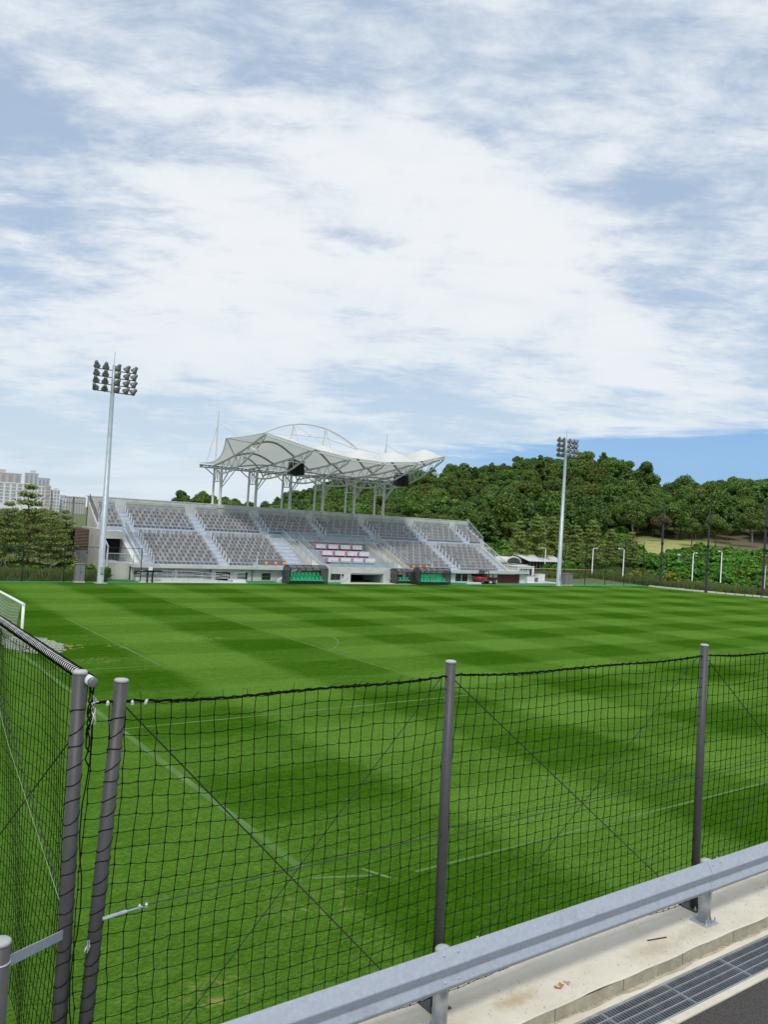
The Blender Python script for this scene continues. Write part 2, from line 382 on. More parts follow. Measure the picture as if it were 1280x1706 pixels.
def struct(o): return tag(o, kind='structure')
def fast_mesh(name, verts, nper, m, mats_idx=None):
    """verts: (N*nper,3) array of separate n-gons"""
    verts = np.asarray(verts, np.float32).reshape(-1, 3); nv = len(verts); nf = nv//nper
    me = bpy.data.meshes.new(name); me.vertices.add(nv); me.vertices.foreach_set('co', verts.ravel())
    me.loops.add(nv); me.loops.foreach_set('vertex_index', np.arange(nv, dtype=np.int32))
    me.polygons.add(nf); me.polygons.foreach_set('loop_start', np.arange(0, nv, nper, dtype=np.int32))
    me.materials.append(MATS[m]); me.update(); return me
def leaf_quads(cen, nrm, size, aspect=1.0, jit=.6):
    n = len(cen); nrm = nrm + rng.normal(0, jit, (n,3)); nrm /= np.linalg.norm(nrm, axis=1, keepdims=True)+1e-9
    a = np.cross(nrm, rng.normal(0, 1, (n,3))); a /= np.linalg.norm(a, axis=1, keepdims=True)+1e-9; b = np.cross(nrm, a)
    sz = (size*(.6+.8*rng.random(n)))[:,None]
    a = a*sz*aspect; b = b*sz
    return np.stack([cen-a-b*.3, cen-a*.1+b*-.9, cen+a+b*.2, cen+b], 1).reshape(-1,3)

# ================================================================= SETTING
SLAB = 3.31
def smooth(a, b, x): t = np.clip((x-a)/(b-a), 0, 1); return t*t*(3-2*t)
TH_E = np.array([-180, 19, 22, 23.5, 27.0, 29.0, 31, 35.6, 39.8, 42.4, 44.4, 46.5, 48.9, 51.3, 52.9, 54.4, 56.3, 58.1, 60.9, 66, 75, 95, 180])
EL_E = np.array([0, 0, .006, .014, .028, .043, .054, .068, .077, .085, .095, .104, .107, .102, .094, .083, .081, .087, .087, .08, .05, 0, 0])
def ridge(th):
    e = np.interp(th, TH_E, EL_E); D = np.interp(th, [20, 47, 53, 57, 70], [390, 370, 320, 290, 285]); return e, D
def terr(x, y):
    x = np.asarray(x, float); y = np.asarray(y, float); r = np.hypot(x, y)+1e-6; th = np.degrees(np.arctan2(x, y))
    e, D = ridge(th); zr = np.maximum(CAM_Z*smooth(0, .02, e) + e*D - (14.5+1.6*smooth(50, 55, th)+6.5*(1-smooth(24, 33, th)))*smooth(0, .03, e), 0)
    w = smooth(48.5, 53, th)*(1-smooth(75, 95, th))
    ra = 172.0
    z1 = zr*smooth(0, 1.15, (r-ra)/(D-ra))**.85*1.0
    z1 = np.where(r < D, np.minimum(zr*((np.clip((r-ra)/(D-ra), 0, 1))**1.15), zr), zr)
    bank = 5.2*smooth(146, 184, r) + 2.8*smooth(182, 222, r)
    z2 = np.where(r < 222, bank, 8.0 + (zr-8.0)*np.clip((r-222)/(D-222), 0, 1)**.9)
    z = z1*(1-w) + z2*w
    fall = smooth(D+20, D+420, r)
    z = z*(1-fall)
    bump = (np.sin(x*.045+1.3)*np.cos(y*.037)+np.sin(x*.11+y*.07))*1.2*smooth(220, 300, r)*smooth(0, .05, e)
    return z+bump
rad = np.concatenate([np.linspace(2, 110, 10), np.linspace(116, 460, 70), np.linspace(480, 900, 12), [1200, 2000, 4000, 9000]])
ths = np.concatenate([np.arange(-180, 18, 9), np.arange(18, 72, .6), np.arange(72, 181, 9)]); ths[-1] = 180
gx = rad[:,None]*np.sin(np.radians(ths))[None]; gy = rad[:,None]*np.cos(np.radians(ths))[None]
gz = terr(gx, gy) - .04
me = bpy.data.meshes.new('terrain'); nr, na = gx.shape
vv = np.stack([gx, gy, gz], -1).reshape(-1, 3)
ff = [(i*na+j, i*na+j+1, (i+1)*na+j+1, (i+1)*na+j) for i in range(nr-1) for j in range(na-1)]
me.from_pydata(vv.tolist(), [], ff); me.materials.append(MATS['terrain']); me.shade_smooth()
rr = np.hypot(vv[:,0], vv[:,1]); tt = np.degrees(np.arctan2(vv[:,0], vv[:,1]))
mea = smooth(170, 178, rr)*(1-smooth(220, 228, rr))*smooth(51.5, 53.2, tt)*(1-smooth(56.5, 60, tt))
soil = smooth(188, 200, rr)*(1-smooth(240, 260, rr))*smooth(56.5, 59, tt)*(1-smooth(70, 74, tt))
for nm, arr in (('meadow', mea), ('soil', soil)):
    a = me.attributes.new(nm, 'FLOAT', 'POINT'); a.data.foreach_set('value', arr.astype(np.float32))
terrain = struct(link('terrain', me))

# pitch, apron, painted lines
pg = MB(); pg.quad((-40, 6.02, 0), (121.5, 6.02, 0), (121.5, 84.6, 0), (-40, 84.6, 0)); pitch = struct(pg.build('grass_pitch', 'turf', fixn=False))
ap = MB(); ap.quad((-40, 84.5, .005), (118, 84.5, .005), (118, 88.4, .005), (-40, 88.4, .005)); struct(ap.build('artificial_turf_strip', 'artificial_turf', fixn=False))
yd = MB(); yd.quad((86, 88.42, .009), (99, 88.42, .009), (99, 97, .009), (86, 97, .009)); struct(yd.build('paved_yard', 'concrete', fixn=False))
GL, CY = 9.4, 48.5
def paint(name, pts, w=.12):
    m = MB(); pts = [Vector((p[0], p[1], .006)) for p in pts]
    for a, b in zip(pts, pts[1:]):
        t = (b-a).normalized(); n = Vector((-t.y, t.x, 0))*w/2; m.quad(a-n, b-n, b+n, a+n)
    return m.build(name, 'worn_line', pitch, fixn=False)
paint('goal_line', [(GL, 15.6), (GL, 82.6)], .22); paint('touch_line', [(11.6, 14.2), (60, 14.2)], .10)
paint('goal_area_line', [(14.9, CY-9.16), (14.9, CY+9.16)]); paint('penalty_area_line', [(25.9, CY-20.16), (25.9, CY+20.16)])
paint('penalty_area_side_line', [(GL, CY-20.16), (25.9, CY-20.16)]); paint('goal_area_side_line', [(GL, CY-9.16), (14.9, CY-9.16)])
paint('penalty_arc', [(20.4+9.15*math.cos(a), CY+9.15*math.sin(a)) for a in np.linspace(-.92, .92, 30)], .10)
paint('corner_mark', [(9.35, 15.0), (10.6, 14.5)], .10); paint('corner_mark', [(10.6, 14.9), (10.9, 14.2)], .10)

# the raised road edge with its kerb slab, gutter and asphalt
XA, XB = -8.0, 22.0
mb = MB(); mb.box(XA, XB, 5.60, 6.0, -.5, SLAB-.14)
struct(mb.build('retaining_wall', 'slab_face'))
mb = MB()
xs = np.linspace(XA, XB, 241); rowsv = []
front = [5.155+.006*math.sin(x*3.1)+.005*math.sin(x*7.7+1)+.004*(random.random()-.5) for x in xs]
for x, fy in zip(xs, front):
    rowsv.append([(x, 6.0, SLAB-.2), (x, 6.0, SLAB), (x, 5.6, SLAB+.002*math.sin(x*4)), (x, fy+.012, SLAB), (x, fy, SLAB-.012)])
base = 0
for r in rowsv: mb.v += r
for i in range(len(xs)-1):
    for j in range(4): mb.f.append((i*5+j, i*5+j+1, (i+1)*5+j+1, (i+1)*5+j))
slab = struct(mb.build('concrete_kerb', 'slab', smooth=False))
mb = MB()
for k in range(30):                                  # kerb face cast in one-metre lengths with open joints
    x0 = XA+k*1.0+.004; x1 = XA+(k+1)*1.0-.004; fa = float(np.interp(x0, xs, front)); fb = float(np.interp(x1, xs, front))
    m2 = MB(); m2.quad((x0, fa+.001, SLAB-.013), (x0, fa-.004, SLAB-.14), (x1, fb-.004, SLAB-.14), (x1, fb+.001, SLAB-.013))
    if 3.5 < (x0+x1)/2 < 14: m2.build('kerb_face', 'slab_face', slab, fixn=False)
GZ = SLAB-.13
mb = MB(); mb.box(XA, XB, 5.085, 5.7, GZ-.3, GZ-.004); struct(mb.build('gutter_bed', 'gutter'))
mb = MB()
pts = [(x, 5.10+.012*math.sin(x*2.3)+.012*math.sin(x*9.1+2)+.008*(random.random()-.5), GZ+.010) for x in np.arange(4, 14, .06)]
for a, b in zip(pts, pts[1:]): mb.quad((a[0], 5.04, GZ+.0015), (b[0], 5.04, GZ+.0015), (b[0], b[1]-.006, GZ+.008), (a[0], a[1]-.006, GZ+.008))
for a, b in zip(pts, pts[1:]): mb.quad((a[0], a[1]-.006, GZ+.008), (b[0], b[1]-.006, GZ+.008), (b[0], b[1], GZ-.003), (a[0], a[1], GZ-.003))
struct(mb.build('gutter_lip', 'slab', fixn=False))
mb = MB(); mb.box(XA, XB, 5.035, 5.085, GZ-.3, GZ+.001); struct(mb.build('drain_trench', 'gutter'))
struct(MB().box(XA, XB, 4.615, 5.035, GZ-.35, GZ-.28).build('drain_floor', 'dark_void'))  # trench floor coloured near-black so the grate slots read as shaded
for k in range(12):
    mb = MB(); x0 = XA+2.5*k; w = 4.535+.012*(random.random()-.5)
    mb.box(x0+.004, x0+2.496, w, 4.615, GZ-.3, GZ+.002+.002*random.random())
    struct(mb.build('concrete_edging', 'slab'))
rd = MB(); rd.box(XA-30, XB+40, -24, 4.545, GZ-.4, GZ-.012); struct(rd.build('road', 'asphalt'))
bk = MB(); bk.box(XA-30, XB+40, -24, 5.6, -.5, GZ-.36); struct(bk.build('embankment', 'slab_face'))

# ================================================================= GRANDSTAND
YF = 88.0; DECK = 1.75; RISE = .41; URISE = .44; TR = .8
Y1 = 88.9; Y2 = Y1+8*TR; Y3 = 97.3; Y4 = Y3+5*TR; ZM = DECK+8*RISE; ZU = 5.55; ZR = 8.95
stand = thing('grandstand', 'long grey concrete grandstand with rows of taupe seats across the pitch', 'grandstand', (58.9, 88, 0))
def lower_poly():
    p = [(87.4, DECK-.36), (87.4, DECK), (Y1, DECK)]
    z = DECK
    for i in range(8):
        y0 = Y1+i*TR
        z = DECK+i*RISE
        if i: p.append((y0, z))
        p.append((y0+TR, z))
    p += [(Y2, ZM), (Y3, ZM), (Y3, ZM-.5), (88.6, DECK-.36)]
    return p
mb = MB(); mb.prism(lower_poly(), 30.9, 52.0); mb.build('lower_terrace', 'terrace_paint', stand)
mb = MB(); mb.prism(lower_poly(), 67.6, 87.2); mb.build('lower_terrace', 'terrace_paint', stand)
up_p = [(Y3, ZM-.4), (Y3, ZU)]
for i in range(5):
    y0 = Y3+i*TR
    if i: up_p.append((y0, ZU+i*URISE))
    up_p.append((y0+TR, ZU+i*URISE))
up_p += [(Y4, ZU+4*URISE-.5), (Y3+1.2, ZM-.4)]
mb = MB(); mb.prism(up_p, 28.2, 89.3); mb.build('upper_terrace', 'terrace_paint', stand)
mb = MB(); mb.box(28.2, 89.3, Y2+.001, Y3-.002, ZM-.3, ZM+.004); mb.build('cross_aisle', 'terrace_paint', stand)
mb = MB(); mb.box(29.2, 52.0, 87.38, 87.62, DECK-.33, DECK+.06); mb.build('fascia', 'concrete', stand)
mb = MB(); mb.box(67.6, 90.2, 87.38, 87.62, DECK-.28, DECK+.12); mb.build('fascia', 'concrete', stand)
mb = MB(); mb.box(29.2, 31.0, 87.62, 92, DECK-.3, DECK-.01); mb.build('landing', 'concrete', stand)
mb = MB(); mb.box(87.1, 90.2, 87.62, 92, DECK-.3, DECK+.03); mb.build('landing', 'concrete', stand)
mb = MB(); mb.box(27.9, 89.6, Y4+.03, Y4+.33, 0, ZR); mb.build('rear_wall', 'concrete', stand)
mb = MB(); mb.box(27.7, 89.8, Y4-.02, Y4+.38, ZR+.002, ZR+.12); mb.build('coping', 'concrete', stand)
for x0 in (45.3, 50.7, 56.2, 61.6, 67.0, 72.4):
    mb = MB(); mb.box(x0-.5, x0+.5, Y4-.12, Y4+.0, ZU+4*URISE, ZR+.10); mb.build('pier', 'concrete', stand)
# end walls
mb = MB(); mb.prism([(Y3-.2, 0), (Y3-.2, ZM+.75), (Y3+.2, ZU+.35), (Y4, ZU+5*URISE+.6), (Y4+.33, ZR), (Y4+.33, 0)], 27.9, 28.2); mb.build('end_wall', 'concrete_warm', stand)
mb = MB(); mb.prism([(Y3-.2, 0), (Y3-.2, ZM+.55), (Y4, ZU+5*URISE+.2), (Y4+.33, ZR), (Y4+.33, 0)], 89.3, 89.6); mb.build('end_wall', 'concrete_warm', stand)
mb = MB(); mb.prism([(Y1, DECK-.2), (Y1, DECK+.25), (Y2, ZM+.3), (Y3, ZM+.3), (Y3, 2), (Y2, 1)], 86.9, 87.25); mb.build('parapet', 'concrete_warm', stand)
mb = MB(); mb.prism([(Y1-.3, DECK-.2), (Y1-.3, DECK+.35), (Y2, ZM+.35), (Y3, ZM+.35), (Y3, 2), (Y2, 1)], 30.55, 30.9); mb.build('parapet', 'stair_paint', stand)
mb = MB(); mb.prism([(Y1+.2, DECK-.2), (Y1+.2, DECK+.1), (Y2+.6, ZM+.1), (Y2+.6, 2), (Y2, 1)], 29.95, 30.5); mb.build('parapet', 'white_trim', stand)
# left entrance block: lintel, dark doorway, side walls and louvred plant room
mb = MB(); mb.box(26.1, 26.52, 89.0, Y3-.3, 0, 5.4); mb.build('side_wall', 'concrete_warm', stand)
mb = MB(); mb.box(26.53, 29.95, 93.0, Y3-.3, 4.25, 5.1); mb.build('lintel', 'concrete_warm', stand)
mb = MB(); mb.box(26.9, 29.95, 94.6, 94.7, 1.5, 4.3); mb.build('doorway', 'dark_void', stand)  # near-black sheet painting in the shade beyond the opening
mb = MB(); mb.box(26.53, 29.19, 88.9, 94.6, DECK-.35, DECK-.02); mb.build('landing', 'concrete', stand)
mb = MB(); mb.box(26.1, 29.28, 88.6, 88.9, 0, DECK+.05); mb.build('side_wall', 'concrete_warm', stand)
mb = MB(); mb.box(24.6, 26.55, 93.6, 99, 0, 2.85); mb.build('plant_room_wall', 'grey_wall', stand)
pr = MB().box(24.75, 26.5, 93.8, 99, 2.85, 5.2).build('plant_room_core', 'dark_void', stand)  # near-black core paints the shade between the slats
sl = MB().box(0, 2.1, -.06, .02, -.05, .05).mesh('louvre_slat', 'louvre')
for k in range(14): link('louvre_slat', sl, stand, (24.55, 93.66, 2.98+k*.165)).rotation_euler = (R(-25), 0, 0)
mb = MB(); mb.box(26.56, 26.66, 93.5, 99, 2.8, 5.35); mb.build('plant_room_frame', 'louvre', stand)

# front wall with its openings
def wall_run(x0, x1, z0, z1, openings, y, th, m, name='front_wall'):
    xs_ = x0
    for (a, b, c, d) in sorted(openings):
        if a > xs_: MB().box(xs_, a, y, y+th, z0, z1).build(name, m, stand)
        if c > z0: MB().box(a, b, y, y+th, z0, c).build(name, m, stand)
        if d < z1: MB().box(a, b, y, y+th, d, z1).build(name, m, stand)
        xs_ = b
    if x1 > xs_: MB().box(xs_, x1, y, y+th, z0, z1).build(name, m, stand)
FT = DECK-.34
wall_run(29.3, 52.4, 0, FT, [(29.6, 34.2, .02, 1.28), (34.6, 38.6, .02, 1.28), (39.2, 41.1, 0, 1.0), (42.0, 43.3, .2, .98), (45.2, 46.4, .12, .96)], YF, .25, 'concrete')
wall_run(66.9, 90.0, 0, FT+.06, [(76.0, 78.4, .2, 1.3), (79.0, 82.6, 0, 1.4), (84.2, 88.9, 0, 1.4)], YF, .25, 'white_trim')
MB().box(29.3, 52.4, YF+1.6, YF+1.7, 0, FT).build('back_panel', 'dark_void', stand)  # near-black backing: shade seen through the openings put into its colour
for (a, b) in ((42.0, 43.3), (45.2, 46.4)):
    w = MB().box(a+.05, b-.05, YF+.1, YF+.13, .15, .98).build('window', 'dark_glass', stand)
    f = MB(); f.box(a, a+.06, YF-.02, YF+.1, .12, .98); f.box(b-.06, b, YF-.02, YF+.1, .12, .98); f.box(a+.06, b-.06, YF-.02, YF+.1, .12, .18); f.box(a+.06, b-.06, YF-.02, YF+.1, .52, .56); f.build('window_frame', 'lamp_grey', w)
MB().box(39.2, 41.1, YF+.2, YF+.24, 0, 1.0).build('doorway', 'dark_void', stand)  # near-black sheet in place of the shaded inside
# comb of dark hanging slats in the recess
for (a, b) in ((29.6, 34.2), (34.6, 38.6)):
    MB().box(a, b, YF+.32, YF+.4, .15, 1.28).build('recess_panel', 'concrete', stand)
    sm = MB().prism([(0, 0), (.13, 0), (.10, -.25), (.03, -.25)], YF+.2, YF+.3, 'y').mesh('seat_shell', 'shutter_red')
    for k in range(int((b-a-.2)/.2)): link('seat_shell', sm, stand, (a+.1+k*.2, 0, .98))
    MB().box(a+.05, b-.05, YF+.16, YF+.32, .68, .74).build('bench_rail', 'dark_void', stand)
w = MB().box(76.05, 78.35, YF+.1, YF+.13, .2, 1.3).build('window', 'dark_glass', stand)
MB().box(77.15, 77.22, YF+.0, YF+.1, .2, 1.3).build('window_frame', 'white_trim', w)
def shutter(a, b, z1):
    s = MB().box(a+.05, b-.05, YF+.16, YF+.2, 0, z1-.02).build('roller_shutter', 'shutter_red', stand)
    n = int(z1/.13); sm = MB().box(0, b-a-.1, -.02, .01, 0, .11).mesh('shutter_slat', 'shutter_red')
    for k in range(n): link('shutter_slat', sm, s, (a+.05, YF+.155, k*.13))
shutter(84.2, 88.9, 1.4)
MB().box(79.05, 82.55, YF+.35, YF+.4, 0, 1.4).build('open_bay', 'dark_void', stand)  # shade of the open bay drawn as a near-black sheet
MB().box(79.05, 80.1, YF+.15, YF+.2, .0, 1.0).build('stored_panel', 'wood_stake', stand)
for x in (36.4+2.2, 43.9, 78.7, 83.3): MB().box(x-.06, x+.06, YF-.07, YF-.002, 0, FT).build('downpipe', 'lamp_grey', stand)
# centre block with the players' tunnel
YC = 87.0
wall_run(53.0, 67.2, 0, 1.95, [(54.4, 55.9, .3, 1.08), (57.4, 62.6, 0, 1.2), (64.3, 65.8, .3, 1.08)], YC, .3, 'concrete')
for (a, b) in ((54.4, 55.9), (64.3, 65.8)):
    w = MB().box(a+.04, b-.04, YC+.12, YC+.15, .3, 1.08).build('window', 'dark_glass', stand)
    MB().box((a+b)/2-.03, (a+b)/2+.03, YC+.06, YC+.12, .3, 1.08).build('mullion', 'lamp_grey', w)
MB().box(56.5, 63.5, YC+5, YC+5.1, 0, 1.6).build('tunnel_back', 'dark_void', stand)  # tunnel end and ceiling coloured near-black for the shade inside
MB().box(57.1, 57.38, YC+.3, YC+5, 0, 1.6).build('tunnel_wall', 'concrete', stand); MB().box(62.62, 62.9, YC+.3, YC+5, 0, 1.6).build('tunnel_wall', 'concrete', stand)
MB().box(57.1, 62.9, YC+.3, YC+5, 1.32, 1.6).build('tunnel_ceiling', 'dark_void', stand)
MB().quad((54.6, 84.9, .012), (66.2, 84.9, .012), (64.6, 87, .012), (56, 87, .012)).build('tunnel_apron', 'concrete_warm', stand, fixn=False)
for xx in (56.9, 63.1):
    d = -1 if xx < 60 else 1
    MB().tube([(xx, YC-.25, .95), (xx+d*1.3, YC-.25, .1)], .03).build('handrail', 'steel_white', stand)
MB().lathe([(.14, 0), (.14, .1)], (55.2+.9, YC-.12, .95), 10, Matrix.Rotation(R(90), 4, 'X')).build('wall_lamp', 'black_metal', stand)
# outside stair flights up to the deck
def front_stair(xb, xt, name='stair_flight'):
    n = 9; o = None
    m = MB(); sgn = 1 if xt > xb else -1; dx = (xt-xb)/n
    for i in range(n):
        a = xb+dx*i; b = xb+dx*n; m.box(min(a, b), max(a, b), 86.35, 87.2, DECK/n*i+.001*i, DECK/n*(i+1)-.002)
    m.build(name, 'concrete', stand)
    MB().prism([(xb-sgn*.1, 0), (xb-sgn*.1, .28), (xt, DECK+.28), (xt, DECK-.25), (xb+sgn*.5, 0)], 86.1, 86.34, 'y').build('stair_parapet', 'white_trim', stand)
    MB().prism([(xb+sgn*.15, .17), (xb+sgn*.15, .2), (xt, DECK+.06), (xt, DECK+.03)], 86.06, 86.098, 'y').build('stair_groove', 'cabinet', stand)
front_stair(46.5, 49.6); front_stair(69.6, 66.9)
# VIP box: sloping parapets, terrace rows, back wall, glass rail
def sloped(x, w, y0, z0, y1, z1, m='concrete_warm', d=1.2): MB().prism([(y0, z0), (y1, z1), (y1, z1-d), (y0, max(z0-d, .9))], x, x+w).build('parapet', m, stand)
sloped(52.0, .22, 88.0, 1.95, 96.4, 5.25); sloped(54.1, .22, 88.2, 1.9, 95.8, 4.95, 'stair_paint')
sloped(65.0, .22, 88.2, 1.9, 95.8, 4.95); sloped(67.5, .22, 88.0, 1.95, 96.4, 5.25)
for (a, b) in ((52.22, 54.1), (65.22, 67.5)):
    MB().prism([(87.4, 1.5), (88.4, 1.5), (95.9, 4.4), (96.6, 4.4), (96.6, 3), (88.4, 1.0)], a, b).build('ramp_slab', 'concrete_warm', stand)
vp_ = [(87.3, 1.0), (87.3, 1.7), (89.6, 1.7)]
for i, (y, z) in enumerate(((89.6, 2.15), (91.6, 2.95), (93.6, 3.75))): vp_ += [(y, z), (y+2.0, z)]
vp_ += [(95.6, 3.0), (89, 1.0)]
MB().prism(vp_, 54.32, 65.0).build('vip_terrace', 'terrace_paint', stand)
MB().box(52.2, 67.5, 95.62, 95.85, 2.5, 5.0).build('vip_back_wall', 'concrete_warm', stand)
MB().box(52.2, 67.5, 95.86, Y3, 4.4, ZM+.01).build('cross_aisle', 'terrace_paint', stand)
gl = MB().box(54.4, 64.9, 87.12, 87.14, 1.98, 2.75).build('glass_rail', 'rail_glass', stand)
for k in range(7): MB().box(54.4+k*1.74, 54.44+k*1.74, 87.08, 87.115, 1.96, 2.8).build('rail_post', 'galvanized', gl)
gl = MB().box(52.3, 67.4, 95.7, 95.72, 5.05, 5.85).build('glass_rail', 'rail_glass', stand)
for k in range(8): MB().box(52.4+k*2.13, 52.44+k*2.13, 95.66, 95.695, 5.03, 5.9).build('rail_post', 'galvanized', gl)

# bar railings along slopes
def railing(pts, h=1.0, gap=.14, name='railing', m='galvanized', post=1.6):
    r = MB(); pts = [Vector(p) for p in pts]; upv = Vector((0, 0, h))
    r.tube([p+upv for p in pts], .045, 6); r.tube([p+Vector((0, 0, .12)) for p in pts], .02, 5)
    o = r.build(name, m, stand)
    bb = MB()
    for a, b in zip(pts, pts[1:]):
        Ln = (b-a).length; n = max(2, int(Ln/gap))
        for i in range(n+1):
            q = a+(b-a)*(i/n); big = (i % max(1, int(post/gap)) == 0) or i == n
            w = .028 if big else .010
            bb.box(q.x-w, q.x+w, q.y-w, q.y+w, q.z, q.z+h)
    tag(bb.build('rail_bars', m, o), kind='stuff'); return o
railing([(30.72, Y1-.2, DECK+.3), (30.72, Y2, ZM+.36)], .95)
railing([(28.05, Y3+.2, ZU+.4), (28.05, Y4, ZU+5*URISE+.55)], 1.0, m='lamp_grey')
railing([(26.7, 88.75, DECK+.05), (29.2, 88.75, DECK+.05)], 1.0); railing([(29.3, 87.5, DECK+.06), (31.6, 87.5, DECK+.06)], .95)
railing([(87.08, Y1, DECK+.26), (87.08, Y2, ZM+.3)], .95, m='steel_white'); railing([(89.45, Y3, ZM+.5), (89.45, Y4+.2, ZU+5*URISE+.7)], 1.0)
railing([(87.3, 87.5, DECK+.12), (90.1, 87.5, DECK+.12)], .95, gap=.5, m='steel_white'); railing([(90.1, 87.6, DECK+.12), (90.1, 92, DECK+.12)], .95, gap=.5, m='steel_white')
for x in (52.11, 67.6): railing([(x, 88.1, 1.95), (x, 96.3, 5.25)], .9)
for x in (54.2, 65.1): railing([(x, 88.3, 1.9), (x, 95.7, 4.95)], .9)
MB().tube([(26.75, 88.5, .1), (26.75, 88.5, 3.6), (26.5, 88.5, 4.1), (26.2, 88.5, 4.2)], .09).build('pipe', 'white_trim', stand)

# rear guard panels in front of the back wall, three to a block
def guard_panel(w):
    m = MB(); h = 1.08
    m.box(0, w, -.03, .03, h-.05, h); m.box(0, w, -.03, .03, .04, .09); m.box(0, .05, -.03, .03, .09, h-.05); m.box(w-.05, w, -.03, .03, .09, h-.05)
    n = int(w/.2)
    for i in range(1, n): m.box(i*w/n-.018, i*w/n+.018, -.015, .015, .09, h-.05)
    return m.mesh('guard_panel', 'galvanized')
UB = [(29.0, 31.1), (32.4, 40.2), (41.6, 49.4), (50.7, 58.4), (59.7, 67.3), (68.9, 76.3), (78.0, 85.4), (86.7, 89.2)]
ZP = ZU+4*URISE+.25
for (a, b) in UB:
    n = 3 if b-a > 4 else 1; pw = (b-a)/n
    gm = guard_panel(pw-.12)
    for k in range(n): link('guard_panel', gm, stand, (a+k*pw+.06, Y4-.17, ZP))

# stairs in the aisles
LB = [(32.2, 40.0), (41.4, 49.2), (68.1, 76.0), (77.7, 85.3)]
def aisle(x0, x1, y0, z0, n, rise):
    m = MB()
    for i in range(n):
        m.box(x0, x1, y0+i*TR+.02-TR/2, y0+i*TR+.02, z0+(i-.5)*rise-.22, z0+(i-.5)*rise-.0)
        m.box(x0, x1, y0+i*TR+.021, y0+(i+1)*TR-.38, z0+i*rise-.15, z0+i*rise+.012)
    return m.build('stair_flight', 'stair_paint', stand)
for (a, b) in ((30.95, 32.0), (40.15, 41.25), (49.4, 51.9), (67.8, 68.0), (76.15, 77.55), (85.5, 86.85)): aisle(a, b, Y1, DECK, 8, RISE)
for (p, q) in zip(UB, UB[1:]): aisle(p[1]+.1, q[0]-.1, Y3, ZU, 5, URISE)
for (p, q) in zip(UB, UB[1:]):
    MB().box(p[1]+.1, q[0]-.1, Y3-.5, Y3-.002, ZM+.006, ZM+.36).build('step_block', 'stair_paint', stand)

# seats
def seat_mesh(m):
    s = MB()
    s.prism([(-.02, 0), (.40, .02), (.42, .07), (0, .05)], -.20, .20)
    s.prism([(.37, .06), (.43, .06), (.50, .40), (.45, .42)], -.195, .195)
    return s.mesh('seat', m)
sm_t, sm_g = seat_mesh('seat_taupe'), seat_mesh('seat_glint')
SV = np.array([v.co for v in sm_t.vertices]); SFc = [tuple(p.vertices) for p in sm_t.polygons]
rest = {0: MB(), 1: MB()}; nseat = 0
def place_seat(x, y, z, kind):
    global nseat
    if nseat < 294 and x < 50 and (y < 96 or x < 41):
        link('seat', sm_g if kind else sm_t, stand, (x, y, z)); nseat += 1
    else:
        m = rest[kind]; n = len(m.v); m.v += [(a+x, b+y, c+z) for a, b, c in SV.tolist()]; m.f += [tuple(i+n for i in f) for f in SFc]
ends = MB()
def seat_block(a, b, y0, z0, rows, rise, skip=None):
    n = int(round((b-a)/.55)); w = (b-a)/n
    for i in range(rows):
        aa, bb = a, b
        if skip and i == 0: aa, bb = skip
        z = z0+i*rise; y = y0+i*TR
        MB().box(aa, bb, y+.10, y+.16, z+.27, z+.36).build('seat_beam', 'galvanized', stand)
        for e in (aa-.06, bb+.06): ends.box(e-.03, e+.03, y+.1, y+.35, z+.02, z+.80)
        for k in range(n):
            x = a+(k+.5)*w
            if not (aa <= x <= bb): continue
            place_seat(x, y+.12, z+.36, int(((k+i) % 2 == 0) ^ (random.random() < .05)))
LB_skip = [None, (41.4, 45.0), (72.6, 76.0), None]
for (a, b), sk in zip(LB, LB_skip): seat_block(a, b, Y1+.1, DECK, 8, RISE, sk)
for (a, b) in UB: seat_block(a, b, Y3+.1, ZU, 5, URISE)
tag(rest[0].build('seat_rows', 'seat_taupe', stand, fixn=False), 'taupe seats of the farther blocks', kind='stuff')
tag(rest[1].build('seat_rows', 'seat_glint', stand, fixn=False), 'taupe seats of the farther blocks, paled for glints', kind='stuff')
tag(ends.build('row_end_posts', 'white_trim', stand), kind='stuff')
om = MB(); om.lathe([(.08, .0), (.18, .06), (.21, .2), (.19, .36), (.11, .43)], (0, 0, 0), 12); om_me = om.mesh('orange_seat', 'seat_orange', True)
for x in (46.3, 47.6, 48.8, 69.2, 70.4, 71.6): tag(link('orange_seat', om_me, stand, (x, Y1+.25, DECK+.12)), 'round orange seat in the front row')
MB().box(45.2, 49.3, Y1+.75, Y1+.79, DECK+.15, DECK+.66).build('wheelchair_bay_panel', 'grey_wall', stand)
MB().box(68.4, 72.4, Y1+.75, Y1+.79, DECK+.15, DECK+.66).build('wheelchair_bay_panel', 'grey_wall', stand)

# VIP desks
rown = ['top', 'middle', 'bottom']; coln = ['leftmost', 'second', 'third', 'rightmost']
for ri, (y, z, x0) in enumerate(((94.1, 3.75, 56.0), (92.1, 2.95, 55.9), (90.1, 2.15, 55.6))):
    for k in range(4):
        x = x0+k*1.98
        d = thing('covered_seat', f'{coln[k]} white covered seat with pink ends in the {rown[ri]} row of the box', 'seat', (x, y, z), 'covered seats in the centre box')
        MB().box(x+.2, x+1.75, y, y+.04, z+.22, z+.80).build('cover', 'cover_cloth', d); MB().box(x+.2, x+1.75, y+.05, y+.7, z+.74, z+.79).build('top', 'pink', d)
        MB().box(x+.2, x+1.75, y+.1, y+.6, z+.001, z+.2).build('base', 'black_metal', d)
        MB().lathe([(.08, .05), (.11, .2), (.12, .6), (.16, .75), (.10, .90)], (x+.03, y+.25, z), 10).build('end_post', 'pink', d, True)

